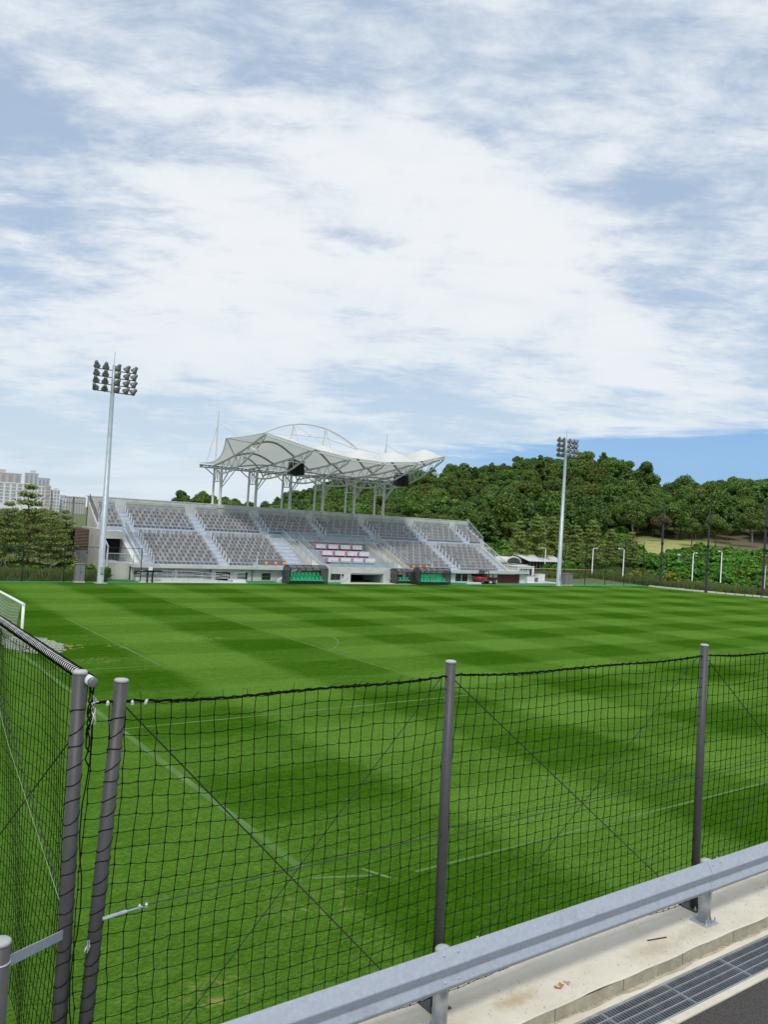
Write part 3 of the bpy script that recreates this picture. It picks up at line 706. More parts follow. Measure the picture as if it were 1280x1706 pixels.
# ================================================================= CANOPY
can = thing('tensile_canopy', 'white tensile membrane canopy on steel trusses above the grandstand', 'canopy', (58.9, 101.8, 9))
FX = [45.3, 50.6, 56.0, 61.5, 67.0, 72.4]; TIP = [(89.3, 18.1), (86.8, 16.6), (86.6, 15.95), (86.7, 15.9), (86.7, 16.45), (87.6, 17.8)]
RY, RZ = 104.5, 14.5
def FR(i, v):
    ty, tz = TIP[i]; return Vector((FX[i], RY+(ty-RY)*v, RZ+(tz-RZ)*v - .35*math.sin(math.pi*v)))
def edgeL(v):
    a, b, c = Vector((43.2, RY, RZ+.1)), Vector((42.6, 95, 17.4)), FR(0, 1)
    k = .72
    if v < k: t = v/k; p = a.lerp(b, t); p.z -= .95*math.sin(math.pi*t); p.x += .9*math.sin(math.pi*t); return p
    t = (v-k)/(1-k); p = b.lerp(c, t); p.z -= .12*math.sin(math.pi*t); return p
def edgeR(v):
    a, b, c = Vector((74.6, RY, RZ+.1)), Vector((74.6, 95, 17.0)), FR(5, 1)
    k = .72
    if v < k: t = v/k; p = a.lerp(b, t); p.z -= .8*math.sin(math.pi*t); p.x -= .9*math.sin(math.pi*t); return p
    t = (v-k)/(1-k); p = b.lerp(c, t); return p
def hump(v): return float(np.interp(v, [0, .12, .4, .7, .88, .96, 1], [0, .45, 1.4, 1.95, 1.85, 1.1, 0]))
def surf(i, s, v):
    """i = -1 left overhang, 0..4 bays, 5 right overhang"""
    if i == -1: a, b = edgeL(v), FR(0, v); p = a.lerp(b, s); p.z += .25*math.sin(math.pi*s)*math.sin(math.pi*v); return p
    if i == 5: a, b = FR(5, v), edgeR(v); p = a.lerp(b, s); p.z += .25*math.sin(math.pi*s)*math.sin(math.pi*v); return p
    p = FR(i, v).lerp(FR(i+1, v), s); p.z += hump(v)*(.55, .75, .95, 1.0, 1.0)[i]*math.sin(math.pi*s)**1.15; return p
NS, NV = 14, 28
for i in range(-1, 6):
    m = MB()
    for a in range(NS+1):
        for b in range(NV+1): m.v.append(tuple(surf(i, a/NS, b/NV)))
    for a in range(NS):
        for b in range(NV): m.f.append((a*(NV+1)+b, (a+1)*(NV+1)+b, (a+1)*(NV+1)+b+1, a*(NV+1)+b+1))
    m.build('membrane_panel', 'membrane', can, True)
for i in range(6):
    top = [FR(i, v)-Vector((0, 0, .16)) for v in np.linspace(0, 1, 13)]
    ty, tz = TIP[i]
    m = MB(); m.tube(top, .13, 8)
    bz = lambda v: (FR(i, v).z - 1.75*math.sin(math.pi*min(1, .16+.80*v)) - .25)
    bot = [Vector((FX[i], FR(i, v).y, bz(v))) for v in np.linspace(.14, .97, 8)]
    m.tube(bot, .11, 8); tw = [FR(i, v)-Vector((0, 0, .16)) for v in np.linspace(.2, .95, 7)]
    for k in range(7):
        m.tube([bot[k], tw[k]], .05, 5); m.tube([tw[k], bot[k+1]], .05, 5)
    m.tube([top[-1], bot[-1]], .09, 6); m.tube([Vector((FX[i], RY, RZ-.2)), bot[0]], .1, 6)
    m.build('truss', 'steel_white', can)
    for y, cr in ((101.8, .20), (104.2, .155)):
        m = MB(); m.lathe([(.28, 0), (.28, .12), (cr, .121), (cr-.01, 4.9)], (FX[i], y, 9.05), 12); m.build('column', 'steel_white', can, True)
    m = MB(); X = FX[i]
    m.tube([(X, 101.8, 11.6), (X, 98.6, 14.3)], .10); m.tube([(X, 104.2, 12.2), (X, 101.8, 12.2)], .08)
    for (ya, yb) in ((104.2, 103.4), (103.4, 102.7), (102.7, 101.9)): m.tube([(X, ya, 13.9), (X, (ya+yb)/2, 12.25), (X, yb, 13.9)], .05, 5)
    m.tube([(X, 101.8, 11.2), (X+1.9, 101.2, 14.1)], .07); m.tube([(X, 104.2, 13.0), (X-1.7, 104.4, 14.3)], .08)
    m.build('brace', 'steel_white', can)
for i in range(5):
    for v in (.42, .74):
        pts = [surf(i, s, v)-Vector((0, 0, .14)) for s in np.linspace(0, 1, 13)]
        m = MB(); m.tube(pts, .13, 7); m.build('arch_rib', 'rib_steel_shaded', can)
    # diagonal tubes crossing each bay below the membrane
    a = Vector((FX[i], FR(i, .25).y, FR(i, .25).z-1.4)); b = Vector((FX[i+1], FR(i+1, .62).y, FR(i+1, .62).z-1.2))
    a2 = Vector((FX[i], FR(i, .62).y, FR(i, .62).z-1.2)); b2 = Vector((FX[i+1], FR(i+1, .25).y, FR(i+1, .25).z-1.4))
    for p, q in ((a, b), (a2, b2)):
        mid = (p+q)/2+Vector((0, 0, 1.0)); pts = [p.lerp(mid, t).lerp(mid.lerp(q, t), t) for t in np.linspace(0, 1, 9)]
        m = MB(); m.tube(pts, .09, 6); m.build('cross_tube', 'rib_steel_shaded', can)
    m = MB(); m.tube([Vector((FX[i], TIP[i][0]+.15, TIP[i][1]-.35)), Vector((FX[i+1], TIP[i+1][0]+.15, TIP[i+1][1]-.35))], .08, 7); m.build('edge_tube', 'steel_white', can)
m = MB(); m.tube([edgeL(v) for v in np.linspace(0, 1, 25)], .05, 6); m.build('edge_cable', 'steel_white', can)
m = MB(); m.tube([edgeR(v) for v in np.linspace(0, 1, 25)], .05, 6); m.build('edge_cable', 'steel_white', can)
b0 = Vector((42.6, 95, 17.4)); m = MB(); m.tube([b0, (45.3, 97.2, 14.9)], .09); m.tube([b0, (45.3, 92.5, 16.9)], .06); m.build('outrigger', 'steel_white', can)
b0 = Vector((74.6, 95, 17.0)); m = MB(); m.tube([b0, (72.4, 97.2, 14.6)], .09); m.tube([b0, (72.4, 91.5, 16.6)], .06); m.build('outrigger', 'steel_white', can)
# lattice gutter beam along the rear
m = MB(); m.box(43.2, 74.6, 104.35, 104.6, 14.30, 14.40); m.box(43.2, 74.6, 104.35, 104.6, 13.98, 14.06)
for k in range(52): m.box(43.3+k*.61, 43.58+k*.61, 104.38, 104.57, 14.06, 14.30)
m.build('gutter_beam', 'lamp_grey', can)
m = MB(); m.tube([(43.2, 103.0, 14.05), (74.6, 103.0, 14.05)], .10, 8); m.build('purlin', 'steel_white', can)
# the big arch above the membrane with its struts and ties
def bigarch(x): return 21.8 - 7.4*((x-59.9)/14.2)**2
m = MB(); m.tube([(x, 104.2, bigarch(x)) for x in np.linspace(46, 73.6, 30)], .13, 8); m.build('arch_tube', 'steel_white', can)
for x in (57.2, 62.7, 68.3, 51.6):
    m = MB(); z = bigarch(x)
    for dy, dx in ((-1.3, -.5), (-1.3, .5), (1.0, 0)): m.tube([(x, 104.2, z), (x+dx, 104.2+dy*1.0, z-3.6)], .06, 5)
    m.tube([(x, 104.2, z), (x+2.2, 96.5, 17.6)], .045, 5); m.build('strut', 'steel_white', can)
m = MB(); m.tube([(57.2, 104.2, 20.0), (62.7, 104.2, 20.1), (68.3, 104.2, 19.0)], .06, 5); m.build('tie_tube', 'steel_white', can)
for x, sgn in ((45.4, 1), (74.0, 1)):
    m = MB(); m.tube([(x, 104.2, 14.0), (x, 104.2, 20.3)], .11, 8); m.tube([(x, 104.2, 20.3), (x+.03, 104.2, 21.9)], .06, 6)
    m.tube([(x, 104.2, 20.2), (x-1.3, 104.4, 14.6)], .06, 5); m.tube([(x, 104.2, 20.3), (x+5, 100, 16.5)], .04, 5); m.build('mast', 'steel_white', can)

# hanging loudspeakers and canopy floodlights
def speaker(x, y, z, label):
    t = thing('loudspeaker', label, 'speaker', (x, y, z), 'loudspeakers hung under the canopy')
    for s in (-1, 1):
        m = MB(); m.prism([(x+s*.06, z-.05), (x+s*.95, z), (x+s*1.10, z-1.55), (x+s*.14, z-1.75)], y-.45, y+.45, 'y'); m.build('cabinet', 'black_metal', t)
        g_ = MB(); g_.prism([(x+s*.10, z-.1), (x+s*.94, z-.2), (x+s*1.0, z-1.65), (x+s*.16, z-1.65)], y-.47, y-.452, 'y'); g_.build('grille', 'dark_void', t)
    MB().box(x-1.2, x+1.2, y-.3, y+.3, z+.12, z+.22).build('hanging_frame', 'black_metal', t)
    m = MB(); m.tube([(x-.8, y, z+.22), (x-.8, y, z+1.6)], .03); m.tube([(x+.8, y, z+.22), (x+.8, y, z+1.6)], .03); m.build('hanger', 'black_metal', t)
speaker(52.9, 95, 15.25, 'pair of black loudspeakers hanging under the nearer half of the canopy')
speaker(70.5, 95, 15.1, 'pair of black loudspeakers hanging under the far right half of the canopy')
def fl(x, y, z, label):
    t = thing('canopy_floodlight', label, 'floodlight', (x, y, z), 'small floodlights on the canopy trusses')
    MB().prism([(y-.3, z-.25), (y+.25, z), (y+.2, z+.3), (y-.35, z+.05)], x-.5, x+.3).build('housing', 'white_trim', t)
    MB().tube([(x-.1, y, z+.2), (x-.1, y+.1, z+.9)], .04).build('bracket', 'steel_white', t)
fl(45.2, 91.8, 16.0, 'white floodlight under the highest left truss tip of the canopy')
fl(72.5, 89.6, 15.3, 'white floodlight under the right end truss of the canopy')

# ================================================================= DUGOUTS, GOAL, VEHICLE, CABINETS
def dugout(x0, w, y, label, rows, h=2.2):
    t = thing('team_dugout', label, 'dugout', (x0+w/2, y, 0), 'team dugouts in front of the stand')
    D = 1.9; n = max(3, int(round(w/1.0)))
    prof = [(y+D, .05), (y+D, 1.3), (y+D-.15, 1.85), (y+D-.6, h), (y+.9, h), (y+.35, h-.12), (y+.05, h-.35)]
    for k in range(n+1):
        x = x0+w*k/n; m = MB(); m.tube([(x, a, b) for a, b in prof], .045, 6)
        m.tube([(x, y+.05, h-.35), (x, y+.05, .05)], .05, 6) if k in (0, n) else None
        m.build('rib', 'black_metal', t)
    for q in ((y+.05, h-.35), (y+.9, h), (y+D, 1.3), (y+D, .08), (y+D-.6, h)):
        m = MB(); m.tube([(x0, q[0], q[1]), (x0+w, q[0], q[1])], .04, 6); m.build('purlin', 'black_metal', t)
    for k in range(n):
        a = x0+w*k/n+.05; b = x0+w*(k+1)/n-.05; m = MB()
        for p, q in zip(prof[1:], prof[2:]): m.quad((a, p[0], p[1]), (b, p[0], p[1]), (b, q[0], q[1]), (a, q[0], q[1]))
        m.build('roof_sheet', 'smoked_sheet', t)
        MB().quad((a, y+D+.01, .1), (b, y+D+.01, .1), (b, y+D+.01, 1.28), (a, y+D+.01, 1.28)).build('back_sheet', 'smoked_sheet', t)
    for x in (x0, x0+w):
        m = MB(); pr_ = [(y+.05, .1), (y+.05, h-.35), (y+.9, h), (y+D-.6, h), (y+D, 1.3), (y+D, .1)]; m.prism(pr_, x-.012, x+.012); m.build('side_sheet', 'smoked_sheet', t)
    for s in (x0, x0+w-.07):
        MB().box(s, s+.07, y-.02, y+D, 0, .05).build('skid', 'black_metal', t)
    MB().box(x0+.2, x0+w-.2, y+.5, y+D-.1, .05, .3).build('platform', 'black_metal', t)
    sm = MB(); sm.prism([(0, .0), (.42, .04), (.44, .10), (.0, .08)], -.21, .21); sm.prism([(.40, .08), (.47, .08), (.55, .46), (.48, .48)], -.21, .21); me_ = sm.mesh('dugout_seat', 'seat_green')
    for r in range(rows):
        ns = int((w-.5)/.52)
        for k in range(ns): link('dugout_seat', me_, t, (x0+.45+k*(w-.9)/(ns-1) - (.12 if r else 0), y+.45+r*.55, .38+r*.5))
    return t
dugout(46.9, 5.2, 84.0, 'large black framed dugout with green seats left of the tunnel', 2)
dugout(66.6, 5.2, 84.1, 'large black framed dugout with green seats right of the tunnel', 2)
dugout(63.7, 2.6, 85.2, 'small dugout with one row of green seats beside the right stair', 1, 1.95)
# dugout side wall posts
g = thing('football_goal', 'white football goal with white net at the left edge of the pitch', 'goal', (GL, 44.7, 0))
def gp(y): m = MB(); m.lathe([(.075, 0), (.075, 2.5)], (GL, y, 0), 12); m.build('post', 'white_paint', g, True)
gp(44.7); gp(52.02); m = MB(); m.tube([(GL, 44.62, 2.5), (GL, 52.1, 2.5)], .075, 12); m.build('crossbar', 'white_paint', g)
net = MB()
for k in range(15):
    z = 2.44-k*.15; sag = .10*math.sin(k*.9); x = GL-.12-.02*k
    net.tube([(x, 44.8+t*7.1, z-.25*math.sin(math.pi*t)-.002*k) for t in np.linspace(0, 1, 12)], .011, 3, cap=False)
for k in range(48):
    y = 44.85+k*.15
    net.tube([(GL-.1, y, 2.45), (GL-.3, y, 1.2), (GL-.45, y, .12)], .006, 3, cap=False)
net.build('net', 'netting_white', g)
# slack net spilled over the grass beside the post
m = MB(); gx_, gy_ = 44, 60; SN = {}
for a in range(gx_+1):
    for b in range(gy_+1):
        u, v = a/gx_, b/gy_; x = GL-.6+u*3.3; y = 43.9+v*5.6+.9*math.sin(u*3)*v-.6*u*(1-v)
        z = .015+.13*(1-abs(2*u-1)**3)*(1-abs(2*v-1)**2)*abs(math.sin(a*.8+b*.45)*math.cos(b*.6-a*.3))+.02*random.random()
        uu, vv_ = u-.5, v-.5; ok = (uu*uu+vv_*vv_) < .20+.045*math.sin(a*.7)*math.cos(b*.5)
        SN[a, b] = (x+random.uniform(-.03, .03), y+random.uniform(-.03, .03), z) if ok else None
for a in range(gx_+1):
    for b in range(gy_+1):
        p = SN[a, b]
        if not p: continue
        for q in ((a+1, b), (a, b+1)):
            r_ = SN.get(q)
            if r_: m.tube([p, r_], .008, 3, cap=False)
tag(m.build('spilled_net', 'netting_white', g, fixn=False), 'slack white netting heaped on the grass')

def cabinet(x0, x1, y0, y1, h, label):
    t = thing('electric_cabinet', label, 'cabinet', ((x0+x1)/2, y0, 0))
    MB().box(x0, x1, y0, y1, .12, h).build('body', 'cabinet', t); MB().box(x0-.05, x1+.05, y0-.05, y1+.05, h+.001, h+.07).build('lid', 'cabinet', t)
    MB().box(x0-.08, x1+.08, y0-.08, y1+.08, 0, .119).build('plinth', 'concrete', t)
    MB().box((x0+x1)/2-.008, (x0+x1)/2+.008, y0-.012, y0-.001, .2, h-.1).build('door_seam', 'black_metal', t)
    MB().box((x0+x1)/2+.06, (x0+x1)/2+.10, y0-.04, y0-.001, h*.5, h*.5+.2).build('handle', 'black_metal', t)
cabinet(22.45, 23.35, 84.4, 84.95, 1.85, 'dark grey electric cabinet by the left floodlight pole')
cabinet(95.6, 97.2, 84.9, 85.6, 1.75, 'grey electric cabinet beside the right floodlight pole')
# utility cart
c = thing('utility_cart', 'small red utility cart with black roll cage parked before the stand', 'utility cart', (80.4, 86.6, 0))
m = MB(); m.prism([(79.0, .45), (79.0, .78), (79.5, .98), (80.4, 1.0), (80.5, .62), (82.0, .62), (82.0, .42)], 86.1, 87.3, 'y'); m.build('body', 'cart_red', c)
MB().box(80.6, 82.4, 86.05, 87.35, .63, .95).build('cargo_bed', 'black_metal', c)
m = MB()
for y in (86.15, 87.25): m.tube([(79.6, y, .98), (79.9, y, 1.85), (80.7, y, 1.88), (80.75, y, .9)], .05)
m.build('roll_cage', 'black_metal', c); MB().box(79.85, 80.8, 86.1, 87.3, 1.88, 1.93).build('cage_roof', 'black_metal', c)
MB().box(80.0, 80.5, 86.2, 87.2, .9, 1.25).build('seat', 'black_metal', c)
for x in (79.35, 81.7):
    for y in (86.0, 87.4):
        w = MB().lathe([(.12, -.13), (.33, -.11), (.36, 0), (.33, .11), (.12, .13)], (x, y, .36), 16, Matrix.Rotation(R(90), 4, 'X')).build('wheel', 'rubber', c, True)
        MB().lathe([(.18, -.135), (.18, .135)], (x, y, .36), 10, Matrix.Rotation(R(90), 4, 'X')).build('rim', 'lamp_grey', w)
for s in range(2): MB().tube([(82.4, 86.3+s*.6, .6), (83.4, 86.2+s*.8, 1.0+.15*s)], .035).build('tine', 'black_metal', c)
# flat boards, low white board, turf roll mat beside the cart
b = MB(); b.box(76.4, 79.4, 85.9, 86.2, .02, .28); o = b.build('white_board', 'white_trim'); tag(o, 'low white board lying on the turf before the window', 'board')
m = MB().box(72.6, 75.6, 85.4, 86.6, .02, .2).build('turquoise_mat', 'play_green'); tag(m, 'flat green mat between the right dugout and the white board', 'mat')
# white service cabin, small cabinets on the yard
t = thing('service_cabin', 'white service cabin with a dark window right of the grandstand', 'cabin', (94.5, 92, 0))
MB().box(91.6, 95.2, 91.2, 94.5, 0, 2.35).build('body', 'white_paint', t); MB().box(91.5, 95.3, 91.1, 94.6, 2.351, 2.43).build('roof', 'white_trim', t)
w = MB().box(91.9, 94.1, 91.15, 91.19, 1.05, 2.05).build('window', 'dark_glass', t); MB().box(94.2, 94.7, 91.15, 91.19, 1.05, 2.05).build('side_window', 'dark_glass', t)
for i, (x, y, w_, h, lab) in enumerate(((91.3, 88.8, 1.6, 1.05, 'white chest box against the right end of the grandstand'), (96.6, 91.5, 1.5, 1.25, 'white metal box with a grey lid near the right floodlight'), (94.6, 90.6, 1.0, .6, 'small grey pump box on the paved yard'))):
    t = thing('equipment_box', lab, 'box', (x, y, 0), 'boxes on the paved yard'); MB().box(x, x+w_, y, y+.8, 0, h).build('body', 'white_paint' if i < 2 else 'lamp_grey', t); MB().box(x-.03, x+w_+.03, y-.03, y+.83, h+.001, h+.06).build('lid', 'lamp_grey', t)
# ramp with handrails below the left deck
t = thing('access_ramp', 'low white ramp with grey handrails in front of the left stand', 'ramp', (36, 86, 0))
MB().prism([(29.2, 0), (29.2, .42), (36, .42), (40.6, .10), (40.6, 0)], 86.0, 86.12, 'y').build('kerb_wall', 'white_trim', t)
MB().prism([(29.4, 0), (29.4, .35), (35.5, .35), (40.4, .05), (40.4, 0)], 86.12, 87.2, 'y').build('ramp_slab', 'concrete_warm', t)
MB().box(29.2, 41.8, 84.9, 85.3, 0, .1).build('kerb', 'white_trim', t); MB().box(40.2, 41.8, 85.3, 86.6, 0, .35).build('landing', 'white_trim', t)
def hrail(pts, h, parent, m='galvanized', name='handrail', gap=1.6):
    r = MB(); pts = [Vector(p) for p in pts]
    for hh in (h, h*.55): r.tube([p+Vector((0, 0, hh)) for p in pts], .028, 6)
    for a, b in zip(pts, pts[1:]):
        n = max(1, int((b-a).length/gap))
        for i in range(n+1): q = a+(b-a)*i/n; r.tube([q, q+Vector((0, 0, h))], .025, 5)
    return r.build(name, m, parent)
hrail([(29.3, 86.06, .42), (36, 86.06, .42), (40.6, 86.06, .1)], .55, t); hrail([(30, 87.1, .35), (35.5, 87.1, .35), (40.4, 87.1, .05)], .75, t, 'steel_white')
hrail([(29.3, 85.1, .1), (38.4, 85.1, .1)], .7, t); hrail([(40.3, 85.4, .35), (41.7, 85.4, .35)], .8, t, gap=.14); hrail([(38.4, 85.1, .1), (40.2, 85.4, .1)], .75, t)
m = MB()
for k in range(26): m.box(31.5+random.random()*3.4, 31.9+random.random()*3.3, 84.55+random.random()*.2, 84.8, .01, .04+.06*random.random())
tag(m.build('white_netting_heap', 'netting_white'), 'pale heap of netting lying on the turf before the ramp', 'netting')
t = thing('control_post', 'black control post with a small white screen beside the left fence', 'control post', (30.2, 84.9, 0))
MB().box(29.95, 30.1, 84.8, 84.95, 0, 1.4).build('leg', 'black_metal', t); MB().box(30.5, 30.65, 84.8, 84.95, 0, 1.4).build('leg', 'black_metal', t); MB().box(29.7, 31.6, 84.8, 85.3, 1.15, 1.3).build('table_top', 'black_metal', t); MB().box(30.05, 30.5, 84.7, 84.78, 1.32, 1.7).build('screen', 'white_paint', t)

# ================================================================= FLOODLIGHT POLES
def flood_pole(x, y, label, aim):
    t = thing('floodlight_pole', label, 'floodlight', (x, y, 0), 'tall floodlight poles along the far touchline')
    m = MB(); m.lathe([(.42, 0), (.42, .08), (.34, .081), (.20, 20.2), (.17, 22.3)], (x, y, 0), 12); m.build('pole', 'pole_steel', t, True)
    MB().box(x-.6, x+.6, y-.6, y+.6, 0, .06).build('base_plate', 'galvanized', t)
    MB().tube([(x, y, 22.3), (x, y, 23.7)], .018, 5).build('lightning_rod', 'cable', t)
    lm = MB(); lm.lathe([(.13, .55), (.18, .45), (.20, .27), (.30, .10), (.36, -.05), (.34, -.10)], (0, 0, 0), 12); lme = lm.mesh('lamp', 'lamp_grey', True)
    gm_ = MB().lathe([(.33, -.115), (.33, -.10)], (0, 0, 0), 12).mesh('lens', 'lamp_glass')
    for r in range(4):
        z = 21.75-r*.74; MB().tube([(x-1.9, y, z), (x+2.2, y, z)], .055, 6).build('crossarm', 'lamp_grey', t)
        for k, xx in enumerate((-1.75, -.85, .35, 1.25, 2.0)):
            ax = (-28, -10, 22, 40, 48)[k] + (r == 3)*(-14 if k < 1 else 0)
            o = link('lamp', lme, t, (x+xx, y-.12, z+.22)); o.rotation_euler = (R(38+5*r), 0, R(ax)); l_ = bpy.data.objects.new('lens', gm_); COL.objects.link(l_); l_.parent = o
            MB().tube([(x+xx, y, z), (x+xx, y-.1, z+.25)], .04, 5).build('lamp_arm', 'lamp_grey', t)
    MB().box(x-.14, x+.14, y-.4, y-.3, 1.0, 1.7).build('control_box', 'galvanized', t)
flood_pole(24.75, 83.7, 'tall grey floodlight pole at the left end of the grandstand', 0)
flood_pole(93.4, 84.3, 'tall grey floodlight pole right of the grandstand before the wooded hill', 0)
# a far small mast behind the left trees
t = thing('distant_light_mast', 'small distant light mast above the trees left of the stand', 'light mast', (30.5, 118, 0))
MB().lathe([(.12, 0), (.09, 9.0)], (30.5, 118, 0), 8).build('pole', 'lamp_grey', t)
for z in (8.9, 8.1): MB().tube([(29.1, 118, z), (31.9, 118, z)], .06).build('crossarm', 'lamp_grey', t)
for k in range(6): MB().lathe([(.1, .3), (.26, 0)], (29.2+k*.53, 117.9, 8.75), 8).build('lamp', 'lamp_grey', t)

# ================================================================= FAR FENCES
def bar_fence(name, label, pts, h, spacing, group=None, r=.05, mid=True):
    t = thing(name, label, 'fence', pts[0], group); pts = [Vector(p) for p in pts]
    for a, b in zip(pts, pts[1:]):
        n = max(1, int(round((b-a).length/spacing)))
        for i in range(n+1):
            q = a+(b-a)*i/n; MB().tube([q, q+Vector((0, 0, h))], r, 6).build('post', 'black_metal', t)
        MB().tube([a+Vector((0, 0, h)), b+Vector((0, 0, h))], .03, 5).build('top_rail', 'black_metal', t)
        if mid: MB().tube([a+Vector((0, 0, .15)), b+Vector((0, 0, .15))], .03, 5).build('bottom_rail', 'black_metal', t)
        m = MB(); d = (b-a); Ln = d.length; u = d.normalized()
        for k in range(int(Ln/.28)): q = a+u*(k*.28); m.tube([q+Vector((0, 0, .15)), q+Vector((0, 0, h))], .0035, 3, cap=False)
        for k in range(1, int(h/.28)): m.tube([a+Vector((0, 0, k*.28)), b+Vector((0, 0, k*.28))], .0035, 3, cap=False)
        m.build('wire_mesh', 'black_metal', t, fixn=False)
    return t
bar_fence('mesh_fence', 'low black mesh fence before the pine trees left of the stand', [(-6, 85.0, 0), (29.3, 84.95, 0)], 3.6, 3.95)
bar_fence('ball_stop_fence', 'high black ball stop fence between the right floodlight and the corner', [(96.5, 86.0, 0), (116.0, 86.0, 0)], 7.4, 4.9, r=.06, mid=False)
for i, (x, y, lab) in enumerate(((115.9, 82.4, 'tall dark net pole at the far right corner of the pitch'), (117.0, 74.7, 'second tall dark net pole along the right end of the pitch'), (120.6, 67.4, 'tall dark net pole at the right edge of the picture'))):
    t = thing('net_pole', lab, 'pole', (x, y, 0), 'tall dark net poles behind the right goal line')
    MB().lathe([(.24, 0), (.24, .1), (.20, .101), (.13, 14.3)], (x, y, 0), 10).build('pole', 'black_metal', t, True)
    for z in (3.5, 7.2, 10.8): MB().lathe([(.24, z), (.24, z+.3)], (x, y, 0), 10).build('collar', 'black_metal', t)
    MB().tube([(x, y, 14.3), (x, y, 14.9)], .04).build('tip', 'black_metal', t)
ks = struct(MB().box(115.7, 115.9, 84.0, 84.2, -.2, .02).build('kerb_footing', 'kerb_white'))
pts = np.array([(115.2, 84.0), (116.0, 79.0), (117.2, 74.5), (119.4, 69.5), (121.6, 65.5)]); tcum = np.linspace(0, 4, 17)
for k in range(16):
    a = np.array([np.interp(tcum[k], range(5), pts[:,j]) for j in (0, 1)]); b2 = np.array([np.interp(tcum[k+1]-.02, range(5), pts[:,j]) for j in (0, 1)])
    d = (b2-a)/np.linalg.norm(b2-a); nn = np.array([-d[1], d[0]])*.18; h = .20+.05*random.random()
    MB().prism([tuple(a-nn), tuple(b2-nn), tuple(b2+nn), tuple(a+nn)], -.05, h, 'z').build('kerb_stone', 'kerb_white', ks)

def lamp_post(x, y, h, arm, label, m='white_trim'):
    t = thing('street_lamp', label, 'street lamp', (x, y, float(terr(x, y))), 'lamps along the path beyond the pitch'); z0 = float(terr(x, y))
    MB().lathe([(.14, 0), (.14, .3), (.095, .31), (.075, h)], (x, y, z0), 10).build('pole', m, t, True)
    MB().tube([(x, y, z0+h), (x+arm*.3, y, z0+h+.15), (x+arm, y, z0+h+.12)], .06).build('arm', m, t)
    MB().lathe([(.04, .13), (.18, .07), (.20, -.04), (.10, -.10)], (x+arm*1.15, y, z0+h+.12), 10).build('lamp_head', m, t, True)
lamp_post(118.8, 99.2, 5.3, .9, 'white street lamp between the black fence posts near the right floodlight')
lamp_post(118.6, 92.1, 5.6, -1.2, 'white street lamp left of the far corner net pole')
lamp_post(125.1, 82.6, 5.7, .8, 'white street lamp just right of the corner net pole')
lamp_post(130.5, 80.6, 5.9, -.8, 'white street lamp right of the second net pole')
lamp_post(125.8, 70.0, 4.4, 0.05, 'grey lamp post beside the net pole at the right edge', 'pole_steel')
lamp_post(124.6, 116.4, 4.7, -.9, 'thin white lamp post before the low pavilion')
t = thing('park_lantern', 'small grey park lantern among the shrubs', 'lantern', (134.0, 91.5, float(terr(134, 91.5)))); z0 = float(terr(134, 91.5))
MB().lathe([(.10, 0), (.07, 2.8)], (134, 91.5, z0), 8).build('pole', 'pole_steel', t); MB().lathe([(.10, 2.8), (.2, 3.15), (.42, 3.2), (.05, 3.5)], (134, 91.5, z0), 10).build('lantern_head', 'pole_steel', t)

# pavilion beyond the yard
t = thing('low_pavilion', 'low open pavilion with a pale flat roof under the pines', 'pavilion', (126, 119, 0))
MB().prism([(116.8, 1.95), (116.8, 2.05), (121.2, 3.25), (122.2, 2.2), (122.2, 2.1), (121.2, 3.1)], 120.4, 131.4).build('roof', 'roof_pale', t)
for k in range(11): MB().box(121.2+k*.95, 121.35+k*.95, 117.2, 117.4, 0, 2.0).build('post', 'lamp_grey', t)
MB().box(120.9, 131, 121.4, 121.6, 0, 2.4).build('back_wall', 'grey_wall', t)
MB().box(130.6, 131.6, 116.6, 117.4, 0, 2.3).build('end_block', 'cabinet', t)
t = thing('arched_shelter', 'small pale arched shelter behind the right end of the stand', 'shelter', (118, 120, 0))
m = MB(); m.tube([(116.0+4.2*(.5-.5*math.cos(a)), 119, 1.5+1.1*math.sin(a)) for a in np.linspace(0, math.pi, 12)], .22); m.build('arch', 'roof_pale', t)
m = MB()
for a in np.linspace(0, math.pi, 12)[:-1]:
    b = a+math.pi/11; m.quad((116.0+4.2*(.5-.5*math.cos(a)), 119, 1.5+1.1*math.sin(a)), (116.0+4.2*(.5-.5*math.cos(b)), 119, 1.5+1.1*math.sin(b)), (116.0+4.2*(.5-.5*math.cos(b)), 123, 1.5+1.1*math.sin(b)), (116.0+4.2*(.5-.5*math.cos(a)), 123, 1.5+1.1*math.sin(a)))
m.build('vault', 'roof_pale', t)
t = thing('yellow_guard_rail', 'long yellowish rail on posts behind the right floodlight', 'rail', (112, 104, 0))
MB().tube([(100, 103, 1.35), (124, 101, 1.5)], .07).build('rail', 'yellow_rail', t)
for k in range(9): MB().tube([(100+k*3, 103-k*.25, 0), (100+k*3, 103-k*.25, 1.36+k*.018)], .05).build('post', 'bark', t)

